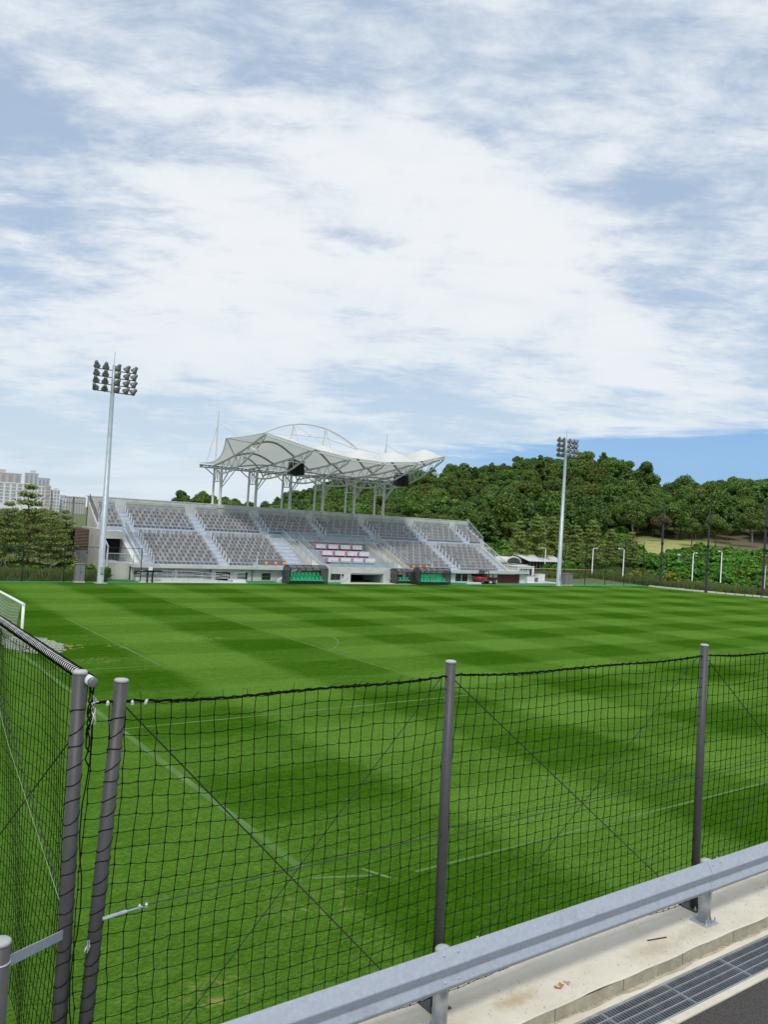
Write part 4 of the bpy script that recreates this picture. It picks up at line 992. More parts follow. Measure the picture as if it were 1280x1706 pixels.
# ================================================================= TREES
def crown_broad(n, rx, rz, z0, lobes, size, leaf, seed, flat=.8):
    g_ = np.random.default_rng(seed); C = []; Nn = []; wts = []
    ex, ey = .8+.4*g_.random(), .8+.4*g_.random(); cs = []
    for k in range(lobes):
        d = g_.normal(0, 1, 3); d /= np.linalg.norm(d); d[2] = abs(d[2])*1.15-.25; q_ = .45+.32*g_.random()
        cs.append((np.array([d[0]*rx*q_*ex, d[1]*rx*q_*ey, z0+rz*.5+d[2]*rz*(.42+.2*g_.random())]), rx*(.16+.34*g_.random()**1.4)))
    tot = sum(r_*r_ for _, r_ in cs)
    for c_, R_ in cs:
        per = max(20, int(n*R_*R_/tot))
        u = g_.normal(0, 1, (per, 3)); u /= np.linalg.norm(u, axis=1, keepdims=True); u[:,2] = u[:,2]*.9+.12
        rad_ = R_*(.62+.55*g_.random((per, 1))**.8)
        C.append(c_+u*rad_*np.array([1, 1, flat])); Nn.append(u)
    C = np.concatenate(C); Nn = np.concatenate(Nn)
    return leaf_quads(C, Nn, size)
def trunk_mb(h, r, lean=0, limbs=5, seed=1, top=.45):
    g_ = random.Random(seed); m = MB(); pts = [(lean*t*t*h*.3+.04*h*math.sin(t*4+seed)*t*.4, .03*h*math.cos(t*3+seed)*t, h*t) for t in np.linspace(0, 1, 7)]
    m.tube(pts, r, 7, r*.3)
    for k in range(limbs):
        t = .45+.5*k/max(1, limbs); p = Vector(pts[min(6, int(t*6))]); a = g_.random()*6.28; ln = h*(.22+.18*g_.random())
        m.tube([p, p+Vector((math.cos(a)*ln*.5, math.sin(a)*ln*.5, ln*.35)), p+Vector((math.cos(a)*ln, math.sin(a)*ln, ln*.75))], r*.35, 5, r*.1)
    return m
def crown_pine(h, rb, n, size, seed, z0=.28, whorls=9):
    g_ = np.random.default_rng(seed); C = []; Nn = []
    for w in range(whorls):
        t = w/(whorls-1); z = h*(z0+(1-z0)*t); rr_ = rb*(1-t)**.7+.25; arms = int(4+4*(1-t)+g_.integers(0, 2))
        for a in range(arms):
            ang = g_.random()*6.283; ln = rr_*(.65+.5*g_.random())
            for s in np.linspace(.35, 1, 3):
                c_ = np.array([math.cos(ang)*ln*s, math.sin(ang)*ln*s, z+.10*ln*s*h*.12+g_.normal(0, .08)])
                k = max(4, int(n/(whorls*arms*3)))
                u = g_.normal(0, 1, (k, 3)); C.append(c_+u*np.array([.30, .30, .11])*(.7+rr_*.20)); u2_ = u.copy(); u2_[:,2] = abs(u2_[:,2])+.5; Nn.append(u2_)
    C = np.concatenate(C); Nn = np.concatenate(Nn); Nn /= np.linalg.norm(Nn, axis=1, keepdims=True)
    return leaf_quads(C, Nn, size, 1.5)
# prototypes for the massed wood (kept out of the scene, drawn as instances)
PC = bpy.data.collections.new('wood_kinds')
protos = []
for k in range(6):
    q = crown_broad(5600, (4.4, 3.6, 5.0, 3.2, 4.6, 4.0)[k], (7.0, 8.2, 6.2, 9.0, 7.4, 6.6)[k], 2.6, (22, 26, 18, 24, 30, 20)[k], .23, 'leaf_forest', 50+k)
    me_ = fast_mesh('wood_tree', q, 4, 'leaf_forest'); o = bpy.data.objects.new(f'a{k}_wood_tree', me_)
    tb = trunk_mb(6.0, .2, 0, 3, k); n0 = len(me_.vertices)
    # trunk joined in as a second material
    import bmesh
    bm = bmesh.new(); bm.from_mesh(me_); tm = tb.mesh('t', 'bark'); bm.from_mesh(tm); bm.faces.ensure_lookup_table()
    me_.materials.append(MATS['bark'])
    for f in bm.faces[len(q)//4:]: f.material_index = 1
    bm.to_mesh(me_); bm.free(); PC.objects.link(o); protos.append(o)
q = crown_pine(11, 3.0, 2200, .30, 77, .4, 8); me_ = fast_mesh('wood_pine', q, 4, 'leaf_forest'); o = bpy.data.objects.new('a6_wood_pine', me_); PC.objects.link(o)
q = crown_pine(10, 2.6, 2200, .30, 78, .35, 9); me_ = fast_mesh('wood_pine', q, 4, 'leaf_forest'); o = bpy.data.objects.new('a7_wood_pine', me_); PC.objects.link(o)
BC = bpy.data.collections.new('scrub_kinds')
for k in range(4):
    q = crown_broad(700, 1.5, 1.7, -.2, 8, .20, 'leaf_scrub', 150+k, .75); me_ = fast_mesh('scrub_bush', q, 4, 'leaf_scrub'); BC.objects.link(bpy.data.objects.new(f'b{k}_bush', me_))
GC = bpy.data.collections.new('grass_kinds')
for k in range(3):
    n = 60; a = rng.random(n)*6.28; rr_ = rng.random(n)*.55; base_ = np.stack([np.cos(a)*rr_, np.sin(a)*rr_, np.zeros(n)], 1); tip_ = base_+np.stack([rng.normal(0, .16, n), rng.normal(0, .16, n), .35+.4*rng.random(n)], 1); w_ = np.stack([np.cos(a+1.5), np.sin(a+1.5), np.zeros(n)], 1)*.025
    GC.objects.link(bpy.data.objects.new(f'c{k}_tuft', fast_mesh('tuft', np.stack([base_-w_, base_+w_, tip_+w_*.2, tip_-w_*.2], 1), 4, 'grass_blades')))

def scatter(name, label, cat, pts, coll, scl, tint, idx=None):
    n = len(pts); me_ = bpy.data.meshes.new(name); me_.vertices.add(n); me_.vertices.foreach_set('co', np.asarray(pts, np.float32).ravel())
    a = me_.attributes.new('scl', 'FLOAT_VECTOR', 'POINT'); a.data.foreach_set('vector', np.asarray(scl, np.float32).ravel())
    a = me_.attributes.new('rot', 'FLOAT_VECTOR', 'POINT'); r_ = np.zeros((n, 3), np.float32); r_[:,2] = rng.random(n)*6.283; r_[:,:2] = rng.normal(0, .05, (n, 2)); a.data.foreach_set('vector', r_.ravel())
    a = me_.attributes.new('idx', 'INT', 'POINT'); a.data.foreach_set('value', (rng.integers(0, len(coll.objects), n) if idx is None else idx).astype(np.int32))
    a = me_.attributes.new('tint', 'FLOAT_COLOR', 'POINT'); tc_ = np.ones((n, 4), np.float32); tc_[:,:3] = tint; a.data.foreach_set('color', tc_.ravel())
    o = link(name, me_); tag(o, label, cat, kind='stuff')
    ng = bpy.data.node_groups.new(name, 'GeometryNodeTree'); ng.interface.new_socket('Geometry', in_out='INPUT', socket_type='NodeSocketGeometry'); ng.interface.new_socket('Geometry', in_out='OUTPUT', socket_type='NodeSocketGeometry')
    gi = ng.nodes.new('NodeGroupInput'); go = ng.nodes.new('NodeGroupOutput'); ip = ng.nodes.new('GeometryNodeInstanceOnPoints'); ci = ng.nodes.new('GeometryNodeCollectionInfo')
    ci.inputs['Collection'].default_value = coll; ci.inputs['Separate Children'].default_value = True; ci.inputs['Reset Children'].default_value = True; ip.inputs['Pick Instance'].default_value = True
    def na_(nm, ty): q = ng.nodes.new('GeometryNodeInputNamedAttribute'); q.data_type = ty; q.inputs['Name'].default_value = nm; return q.outputs['Attribute']
    e2r = ng.nodes.new('FunctionNodeEulerToRotation'); ng.links.new(na_('rot', 'FLOAT_VECTOR'), e2r.inputs[0])
    ng.links.new(gi.outputs[0], ip.inputs['Points']); ng.links.new(ci.outputs[0], ip.inputs['Instance']); ng.links.new(na_('idx', 'INT'), ip.inputs['Instance Index'])
    ng.links.new(e2r.outputs[0], ip.inputs['Rotation']); ng.links.new(na_('scl', 'FLOAT_VECTOR'), ip.inputs['Scale']); ng.links.new(ip.outputs[0], go.inputs[0])
    md = o.modifiers.new('scatter', 'NODES'); md.node_group = ng; return o
# massed wood on the hill
P = []; Sx = []; T = []; I = []
th = 20.5
for r in np.arange(176, 430, 4.5):
    for th in np.arange(20.5, 66, math.degrees(4.4/r)):
        rj = r+rng.normal(0, 1.8); tj = th+rng.normal(0, math.degrees(1.6/r)); e, D = ridge(tj)
        if e < .004 or rj > D+28: continue
        x = rj*math.sin(R(tj)); y = rj*math.cos(R(tj))
        if y < 112: 
            if x < 128: continue
        if tj > 50.5 and rj < 223+4*math.sin(tj*2): continue
        if tj <= 50.5 and rj < 199+5*math.sin(tj*1.3): continue
        P.append((x, y, float(terr(x, y))-.3+(1.6 if rj > D-60 else 0))); s = .52+.42*rng.random()+.2*rng.random()**4
        
        pine = rng.random() < .16; I.append(int(rng.integers(6, 8)) if pine else int(rng.integers(0, 6))); sq = s*(.85+.4*rng.random()); Sx.append((sq, s, s*(.75+.5*rng.random())))
        f = rng.random(); patch_ = .5+.5*math.sin(x*.035+1)*math.cos(y*.03)
        if pine: c_ = np.array([.45, .62, .48])
        elif f < .08: c_ = np.array([.95, .76, .50])*(.6+.3*rng.random())
        elif f < .20: c_ = np.array([.72, 1.0, .72])*(.9+.1*rng.random())
        elif f < .36+.2*patch_: c_ = np.array([.82, .88, .48])*(.75+.3*rng.random())
        else: c_ = np.array([.52, .72, .42])*(.55+.65*rng.random())
        T.append(np.clip(c_, 0, 1))
scatter('hillside_wood', 'dense green mixed wood covering the hill behind the stand', 'wood', P, PC, Sx, np.array(T), np.array(I))
# scrub on the bank and at the foot of the wood
P = []; Sx = []; T = []
for r in np.arange(138, 226, 1.55):
    for th in np.arange(36, 66, math.degrees(1.6/r)):
        rj = r+rng.normal(0, .6); tj = th+rng.normal(0, .25); x = rj*math.sin(R(tj)); y = rj*math.cos(R(tj))
        if x < np.interp(y, [60, 65.5, 69.5, 74.5, 79, 84, 110], [126, 124.5, 122.2, 120.0, 119, 119, 122]): continue
        if y < 108 and x < 119: continue
        if x < 133 and y > 114 and y < 124: continue
        if tj > 52.2 and tj < 56.8 and rj > 177+5*math.sin(tj*1.7): continue
        if tj >= 56.8 and rj > 190: continue
        if tj < 47 and rng.random() < .4: continue
        near = x < 131 and y < 108
        if near and rng.random() < .35: continue
        P.append((x, y, float(terr(x, y))-.15)); s = .55+.75*rng.random()**1.5
        if near: s *= .7
        if rj > 195: s *= 1.4
        Sx.append((s*1.15, s*1.15, s*(.75+.4*rng.random()))); f = rng.random()
        c_ = np.array([.55, .95, .50]) if f < .5 else np.array([.75, 1.0, .45]) if f < .86 else np.array([1.0, .85, .5])
        T.append(np.clip(c_*(.65+.45*rng.random()), 0, 1))
scatter('scrub_bank', 'leafy green scrub covering the bank beyond the right fence', 'scrub', P, BC, Sx, np.array(T))
# rough grass strips: in front of the left pines and along the right kerb
P = []; Sx = []
for k in range(1500): P.append((-4+rng.random()*30, 86.2+rng.random()*3.5+.0, 0)); s = .9+.8*rng.random(); Sx.append((s, s, s))
scatter('rough_grass', 'rough grass strip before the left pine trees', 'grass', P, GC, Sx, np.ones((len(P), 3)))
P = []; Sx = []
for k in range(2600):
    v = rng.random(); y = 62+v*44; x = np.interp(y, [65.5, 69.5, 74.5, 79, 84, 110], [122.6, 120.4, 118.2, 117.0, 117.0, 119])+rng.random()*8
    P.append((x, y, float(terr(x, y)))); s = .8+1.0*rng.random(); Sx.append((s, s, s))
for k in range(500): P.append((98+rng.random()*20, 99+rng.random()*8, 0)); Sx.append((1.3, 1.3, 1.2))
scatter('tall_grass', 'tall pale grass along the kerb beyond the right end', 'grass', P, GC, Sx, np.ones((len(P), 3)))

# single trees that can be told apart
def tree(name, label, cat, x, y, crown_me, trunk_me, s, rz=0, group=None, sz=None, z=None):
    t = thing(name, label, cat, (x, y, float(terr(x, y))-.05 if z is None else z), group, local=True, rz=rz); t.scale = (s, s, sz or s)
    a = bpy.data.objects.new('crown', crown_me); COL.objects.link(a); a.parent = t
    b = bpy.data.objects.new('trunk', trunk_me); COL.objects.link(b); b.parent = t; return t
yp = [fast_mesh('young_pine_crown', crown_pine(9.5, 2.3, 7000, .11, 200+k, .24, 11), 4, 'leaf_young_pine') for k in range(3)]
dp = [fast_mesh('pine_crown', crown_pine(10.0, 2.9, 6800, .085, 230+k, .24, 9), 4, 'leaf_pine') for k in range(3)]
bb_ = [fast_mesh('broad_crown', crown_broad(5200, 3.4, 5.2, 2.2, 16, .17, 'leaf_broad', 260+k), 4, 'leaf_broad') for k in range(2)]
br_ = fast_mesh('brown_crown', crown_broad(3600, 3.0, 3.6, 2.6, 12, .17, 'leaf_brownish', 270), 4, 'leaf_brownish')
tp = trunk_mb(9.2, .16, 0, 8, 3).mesh('pine_trunk', 'bark_pine'); tb_ = trunk_mb(6.0, .2, 0, 6, 5).mesh('broad_trunk', 'bark'); tl = trunk_mb(7.5, .2, .9, 4, 8).mesh('leaning_trunk', 'bark_pale')
for i, (x, y, s, lab) in enumerate(((122.5, 122.3, .98, 'young pine behind the right end of the stand, leftmost of its row'), (126.5, 121.0, 1.08, 'young pine behind the low pavilion, second of its row'), (133.0, 122.8, 1.05, 'young pine left of the right floodlight pole'), (130.0, 113.0, .95, 'young pine close behind the right floodlight pole'), (122.3, 102.6, 1.02, 'full young pine standing just right of the right floodlight pole'), (126.0, 101.0, .80, 'shorter pine between the two white lamps near the floodlight'), (127.5, 97.5, .72, 'small pine behind the white lamp left of the corner'), (137.5, 124.5, .9, 'pine furthest back behind the floodlight pole'))):
    tree('young_pine', lab, 'pine tree', x, y, yp[i % 3], tp, s*1.05, i*1.1, 'young pines beyond the far corner')
for i, (x, y, s, lab) in enumerate(((13.2, 92.5, .92, 'dark pine at the left edge of the picture'), (17.2, 91.5, .86, 'dark pine second from the left edge'), (19.9, 94.6, 1.08, 'tallest pine on the left rising before the apartments'), (21.6, 91.2, .78, 'low spreading pine left of the electric cabinet'), (23.8, 94.8, .80, 'pine growing against the louvred plant room'), (16.0, 98.0, .85, 'pine in the second row at the left edge'), (22.4, 99.5, .80, 'pine in the back row behind the tallest pine'))):
    tree('pine_tree', lab, 'pine tree', x, y, dp[i % 3], tp, s*.95, i*.9, 'pine trees left of the stand', s*.88)
tree('broadleaf_tree', 'dense dark broadleaf tree at the far left behind the pines', 'tree', 14.8, 101, bb_[0], tb_, 1.15, .4)
tree('broadleaf_tree', 'round green tree standing alone at the edge of the clearing', 'tree', 173.0, 108.6, bb_[1], tb_, .98, .8)
tree('broadleaf_tree', 'dark tree with short trunk beside the clearing', 'tree', 171.0, 113.5, bb_[0], tb_, .8, 2.1)
tree('brownish_tree', 'brownish small tree at the back of the yellow clearing', 'tree', 173.5, 123.5, br_, tb_, .95, .2)
tree('leaning_tree', 'tree with a pale leaning trunk at the right of the clearing', 'tree', 184.0, 106.0, bb_[0], tl, 1.15, 1.0)
tree('slender_tree', 'tree with a slender pale trunk at the left of the clearing', 'tree', 168.0, 128.0, bb_[1], tl, 1.25, 2.6)
yb = fast_mesh('yellow_bush_crown', crown_broad(900, 1.3, 1.5, .1, 8, .11, 'leaf_yellow', 300), 4, 'leaf_yellow'); tsm = trunk_mb(1.2, .05, 0, 3, 9).mesh('stem', 'bark')
tree('yellow_bush', 'yellow green bush behind the corner net pole', 'bush', 121.5, 84.8, yb, tsm, 1.25, 0)
tree('yellow_bush', 'yellow green bush before the louvred plant room', 'bush', 23.6, 89.3, yb, tsm, .9, 1)
tree('yellow_bush', 'brownish yellow bush left of the corner net pole', 'bush', 121.0, 91.0, yb, tsm, 1.0, 2)
for i, (x, y, s_, lab) in enumerate(((18.4, 99.5, .80, 'leafy green tree in the back row before the apartments'), (25.2, 101.5, .72, 'leafy green tree tucked behind the louvred plant room'), (11.8, 97.0, .95, 'leafy green tree cut by the left edge of the picture'), (21.2, 103.0, .85, 'leafy green tree furthest back between the pines'))):
    tree('broadleaf_tree', lab, 'tree', x, y, bb_[i % 2], tb_, s_, i*1.3)
P = []; Sx = []; T = []
for k in range(230):
    P.append((8+rng.random()*19, 88.6+rng.random()*9, 0)); q_ = .35+.35*rng.random(); Sx.append((q_*1.2, q_*1.2, q_)); T.append(np.clip(np.array([.6, .85, .42])*(.55+.5*rng.random()), 0, 1))
scatter('hedge_shrubs', 'low green shrubs under the left pine trees', 'shrubs', P, BC, Sx, np.array(T))
# playground bits and tree props seen through the left fence
t = thing('play_tower', 'green and orange play structure behind the left fence', 'play structure', (19.0, 96, 0))
MB().box(18.3, 19.7, 97, 98.2, 2.1, 2.7).build('canopy', 'play_green', t); MB().box(18.6, 21.3, 97.2, 98.2, .4, 1.25).build('slide', 'play_orange', t)
for x in (18.35, 19.65): MB().tube([(x, 97.1, 0), (x, 97.1, 2.2)], .06).build('post', 'play_green', t)
t = thing('play_box', 'orange play box at the far left behind the fence', 'play structure', (15.4, 95, 0)); MB().prism([(14.8, 0), (14.8, 1.0), (15.5, 1.4), (16.2, 1.0), (16.2, 0)], 96, 97, 'y').build('body', 'play_orange', t)
def tripod(x, y, lab):
    t = thing('tree_prop', lab, 'tree prop', (x, y, 0), 'wooden props around the pines')
    for k in range(3): a = k*2.09+.4; MB().tube([(x+math.cos(a)*1.0, y+math.sin(a)*1.0, 0), (x+math.cos(a)*.1, y+math.sin(a)*.1, 1.9)], .04, 5).build('pole', 'wood_stake', t)
tripod(17.2, 91.5, 'wooden prop around the pine second from the left edge'); tripod(21.6, 91.2, 'wooden prop around the low spreading pine')
for i, (x, y, lab) in enumerate(((126.2, 77.0, 'short wooden stake in the tall grass right of the second net pole'), (124.6, 73.6, 'short wooden stake in the tall grass left of the right edge pole'), (127.8, 76.0, 'leaning wooden stake in the grass behind the white kerb'), (123.4, 88.0, 'short wooden stake beside the yellow bush'))):
    z0 = float(terr(x, y)); o = MB().tube([(x, y, z0), (x+.12*(i-1), y, z0+1.4)], .05, 6).build('wooden_stake', 'wood_stake'); tag(o, lab, 'stake', 'stakes along the right kerb')

# ================================================================= APARTMENTS
def apartment(label, th0, th1, D, h, m, cols, rows, win='single', top=None, wm='apt_window'):
    a, b = R(th0), R(th1); mid = (a+b)/2; w = D*(b-a); cx, cy = D*math.sin(mid), D*math.cos(mid)
    h = h-3.2
    t = thing('apartment_block', label, 'apartment block', (cx, cy, 0), 'apartment blocks on the left skyline', local=True, rz=-mid)
    MB().box(-w/2, w/2, 0, 14, 0, h).build('wall', m, t)
    MB().box(-w/2-.3, w/2+.3, -.3, 14.3, h+.01, h+.8).build('parapet', m, t)
    if top: MB().box(w*top[0], w*top[1], 2, 10, h+.81, h+top[2]).build('roof_house', top[3], t)
    cw = w/cols; fh = 3.0
    if win == 'single':
        wme = MB().box(-cw*.32, cw*.32, -.22, .1, .7, 2.3).mesh('window', wm); sme = MB().box(-cw*.36, cw*.36, -.4, -.01, .55, .68).mesh('sill', m)
        for r in range(rows):
            for c_ in range(cols):
                z = h-2.9-r*fh; x = -w/2+(c_+.5)*cw
                o = link('window', wme, t, (x, 0, z)); s_ = bpy.data.objects.new('sill', sme); COL.objects.link(s_); s_.parent = o
    elif win == 'strip':
        sme = MB().box(-cw*.22, cw*.22, -.3, .05, 0, rows*fh-1.2).mesh('window_strip', wm); rme = MB().box(-cw*.16, cw*.1, -.6, -.01, 0, rows*fh-.4).mesh('rib', m)
        for c_ in range(cols): link('window_strip', sme, t, (-w/2+(c_+.5)*cw, 0, h-rows*fh)); link('rib', rme, t, (-w/2+(c_+.02)*cw+cw*.1, 0, h-rows*fh))
    return t
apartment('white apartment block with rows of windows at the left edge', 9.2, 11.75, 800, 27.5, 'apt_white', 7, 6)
apartment('pinkish apartment block with a stepped roof behind the white one', 7.5, 11.25, 930, 40, 'apt_pink_hazed', 9, 4, 'strip', (-.1, .25, 4, 'apt_pink_hazed'))
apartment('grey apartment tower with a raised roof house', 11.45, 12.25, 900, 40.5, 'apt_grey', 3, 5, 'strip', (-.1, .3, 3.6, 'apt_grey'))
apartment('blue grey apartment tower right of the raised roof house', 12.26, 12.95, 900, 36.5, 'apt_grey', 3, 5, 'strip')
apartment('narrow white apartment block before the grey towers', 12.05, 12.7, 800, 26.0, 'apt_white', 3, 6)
apartment('apartment block with a pinkish end wall', 12.72, 13.05, 790, 26.5, 'apt_pink_hazed', 1, 6)
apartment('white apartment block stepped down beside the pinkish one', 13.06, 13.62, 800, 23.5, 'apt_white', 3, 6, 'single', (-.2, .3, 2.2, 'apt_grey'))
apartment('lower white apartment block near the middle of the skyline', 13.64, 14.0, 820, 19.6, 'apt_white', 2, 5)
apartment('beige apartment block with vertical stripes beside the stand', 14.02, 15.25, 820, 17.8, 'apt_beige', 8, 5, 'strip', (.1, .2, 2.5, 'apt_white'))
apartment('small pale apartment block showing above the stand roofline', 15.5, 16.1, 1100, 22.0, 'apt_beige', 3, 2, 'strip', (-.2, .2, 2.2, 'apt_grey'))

# ================================================================= FOREGROUND NET FENCE
FY = 5.75
fence = thing('net_fence', 'black ball net on dark metal posts along the kerb', 'fence', (5.0, FY, SLAB))
def wrap(base_, top_, r, turns, parent, seed, z0=0, z1=1):
    g_ = random.Random(seed); pts = []; n = int(turns*10); ax = (Vector(top_)-Vector(base_))
    for i in range(n+1):
        t = z0+(z1-z0)*i/n + .004*math.sin(i*.37+seed); a = i*.628; c_ = Vector(base_)+ax*t
        pts.append(c_+Vector((math.cos(a)*r, math.sin(a)*r, .012*math.sin(i*.9+seed))))
    m = MB(); m.tube(pts, .0032, 4, cap=False); return m.build('lashing', 'black_twine', parent, fixn=False)
def fpost(b, t_, r=.049, plate=True, wraps=0, seed=0):
    m = MB(); m.tube([b, t_], r, 16); o = m.build('post', 'post_brown', fence, True)
    for p in o.data.polygons: p.use_smooth = len(p.vertices) == 4
    d = (Vector(t_)-Vector(b)).normalized(); t_ = Vector(t_)
    q = Matrix.Translation((0, 0, 0)) @ d.to_track_quat('Z', 'Y').to_matrix().to_4x4()
    MB().lathe([(r+.002, -.014), (r+.002, .003), (r*.85, .010), (.004, .012)], tuple(t_), 16, q).build('cap', 'post_cap', o, True)
    if plate:
        bz = b[2]; pl = MB().box(b[0]-.11, b[0]+.11, b[1]-.10, b[1]+.14, bz+.001, bz+.013).build('base_plate', 'post_brown', o)
        for sx in (-.08, .08):
            for sy in (-.07, .11): MB().lathe([(.016, .013), (.016, .026), (.008, .027), (.008, .06)], (b[0]+sx, b[1]+sy, bz), 6).build('bolt', 'galvanized', pl)
    if wraps: wrap(b, tuple(t_), r+.003, wraps, o, seed, 0.02, .93)
    return o
fpost((1.765, FY, SLAB), (1.895, FY, 6.53), .049, True, 26, 3)
for x in (5.0, 9.07, 13.15): fpost((x+.012, FY-.02, SLAB), (x-.03, FY, 6.51), .049)
fpost((1.635, FY+.03, SLAB), (1.612, FY+.03, 6.60), .049, True, 24, 9)
PX = [1.90, 4.97, 9.04, 13.12]
def ztop(x):
    for a, b in zip(PX, PX[1:]):
        if a <= x <= b: t = (x-a)/(b-a); return 6.385-.17*t*(1-t)-.012*math.sin(t*9)
    return 6.385
ZB = 3.42; MESH = .1165
def sway(x, z):
    return FY+.015*math.sin(x*1.9+z*2.1)+.006*math.sin(x*6.1-z*3), x+.016*math.sin(z*3.1+x*1.3)+.004*math.sin(z*23+x*17)
netm = MB(); kn = MB()
vx = np.arange(1.70, 14.0, MESH); nz = 25
def zrow(x, j): 
    zt = ztop(min(max(x, 1.91), 13.1)); u = j/nz
    return zt-(zt-ZB)*u + .006*math.sin(x*5.1+j*1.7) - .035*math.sin(math.pi*u)*math.sin((x-1.9)/4.07*math.pi)**2 + .012*math.sin(x*1.7+j*.6)
grid = {}
for i, x in enumerate(vx):
    for j in range(nz+1):
        z = zrow(x, j); y, xx = sway(x, z); grid[i, j] = Vector((xx+rng.normal(0, .0035), y, z+rng.normal(0, .0035)))
for i in range(len(vx)): netm.tube([grid[i, j] for j in range(nz+1)], .0040, 3, cap=False)
for j in range(nz+1):
    pts = []
    for i in range(len(vx)):
        pts.append(grid[i, j])
        if i < len(vx)-1: q = grid[i, j].lerp(grid[i+1, j], .5); q.z -= .004+.006*random.random(); pts.append(q)
    netm.tube(pts, .0034, 3, cap=False)
for (i, j), q in grid.items():
    s_ = .0100; n0 = len(kn.v); kn.v += [(q.x+s_, q.y, q.z), (q.x-s_, q.y, q.z), (q.x, q.y+s_, q.z), (q.x, q.y-s_, q.z), (q.x, q.y, q.z+s_*1.3), (q.x, q.y, q.z-s_*1.3)]
    kn.f += [(n0+a, n0+b, n0+c) for a, b, c in ((0,2,4),(2,1,4),(1,3,4),(3,0,4),(2,0,5),(1,2,5),(3,1,5),(0,3,5))]
nb = netm.build('net', 'black_twine', fence, fixn=False); tag(kn.build('knots', 'black_twine', nb, fixn=False), kind='stuff')
m = MB(); tx = np.arange(1.70, 14.0, .03)
m.tube([(x, FY+.006*math.sin(x*31), ztop(min(max(x, 1.91), 13.1))+.004*math.sin(x*57)) for x in tx], .0095, 6); m.build('top_cable', 'black_twine', fence)
m = MB(); m.tube([(x, FY+.011*math.cos(x*48), ztop(min(max(x, 1.91), 13.1))+.011*math.sin(x*48)) for x in tx], .0045, 4, cap=False); m.build('lacing', 'black_twine', fence)
m = MB()
for x in np.arange(2.0, 14, .21):
    x = x+random.uniform(-.07, .07); z = ztop(min(max(x, 1.91), 13.1)); dx = random.uniform(-.05, .05); hh = random.uniform(.02, .07)
    m.tube([(x, FY, z), (x+dx*.5, FY-.01, z+hh*.7), (x+dx, FY-.015, z+hh)], .0022, 3)
tag(m.build('tie_ends', 'black_twine', fence), kind='stuff')
for a, b in zip(PX, PX[1:]):
    for k, (p, q) in enumerate((((a+.03, FY-.03, 6.34), (b-.42, FY-.03, 3.62)), ((b-.08, FY+.03, 6.36), (a+.45, FY+.03, 3.70)))):
        m = MB(); m.tube([p, q], .0058 if k == 0 else .0042, 5); m.build('brace_cable', 'black_metal' if k == 0 else 'cable', fence)
        c_ = MB(); qq = Vector(q).lerp(Vector(p), .035); c_.lathe([(.005, -.015), (.011, -.008), (.011, .008), (.005, .015)], tuple(qq), 8); c_.build('cable_clamp', 'clear_plastic', fence)
    m = MB(); m.tube([(a+.05, FY-.035, 4.89), ((a+b)/2, FY-.035, 4.905), (b, FY-.035, 4.92)], .0042, 5); m.build('middle_cable', 'cable', fence)
m = MB(); m.tube([(5.0, FY+.05, 4.93), (13, FY+.05, 4.945)], .003, 4); m.build('middle_cable', 'cable', fence)
# turnbuckle, clamps and rope knots at the corner
tb2 = thing_part = MB(); tb2.tube([(1.85, FY-.06, 4.875), (2.02, FY-.05, 4.885)], .013, 8); tbo = tb2.build('turnbuckle', 'galvanized', fence)
m = MB(); m.tube([(2.02, FY-.05, 4.885), (2.14, FY-.045, 4.89)], .006, 6); m.build('screw_rod', 'galvanized', tbo)
for x in (2.115, 2.165): m = MB(); m.lathe([(.007, -.02), (.013, -.01), (.013, .01), (.007, .02)], (x, FY-.05, 4.893), 8); m.build('wire_grip', 'galvanized', tbo)
for (x, z) in ((1.975, 6.365), (2.075, 6.365), (1.80, 6.375), (1.71, 6.40)):
    m = MB(); m.lathe([(.005, -.022), (.012, -.010), (.012, .010), (.005, .022)], (x, FY-.025, z), 8, Matrix.Rotation(random.uniform(-.5, .5), 4, 'Y')); m.build('cable_clamp', 'clear_plastic', fence)
g_ = random.Random(4)
for (x, y, z, n) in ((1.755, FY-.05, 4.70, 5), (1.70, FY-.06, 6.42, 3), (1.70, FY-.055, 6.30, 2)):
    pts = [(x+g_.uniform(-.022, .022), y+g_.uniform(-.02, .01), z+g_.uniform(-.06, .06)) for _ in range(n*3)]
    m = MB(); m.tube(pts, .0045, 5); m.build('rope_knot', 'clear_plastic' if n != 2 else 'white_trim', fence, True)
for k in range(3):
    pts = [(1.675+g_.uniform(-.015, .02), FY-.03+g_.uniform(-.01, .01), z) for z in np.linspace(6.5, 6.15-.1*k, 12)]
    m = MB(); m.tube(pts, .006, 5); m.build('loose_rope', 'black_twine', fence)
pts = [(1.68+.02*math.sin(i), FY-.04, 6.35-.17*i+.03*math.sin(i*2)) for i in range(18)]
m = MB(); m.tube(pts, .005, 4); m.build('loose_rope', 'black_twine', fence)
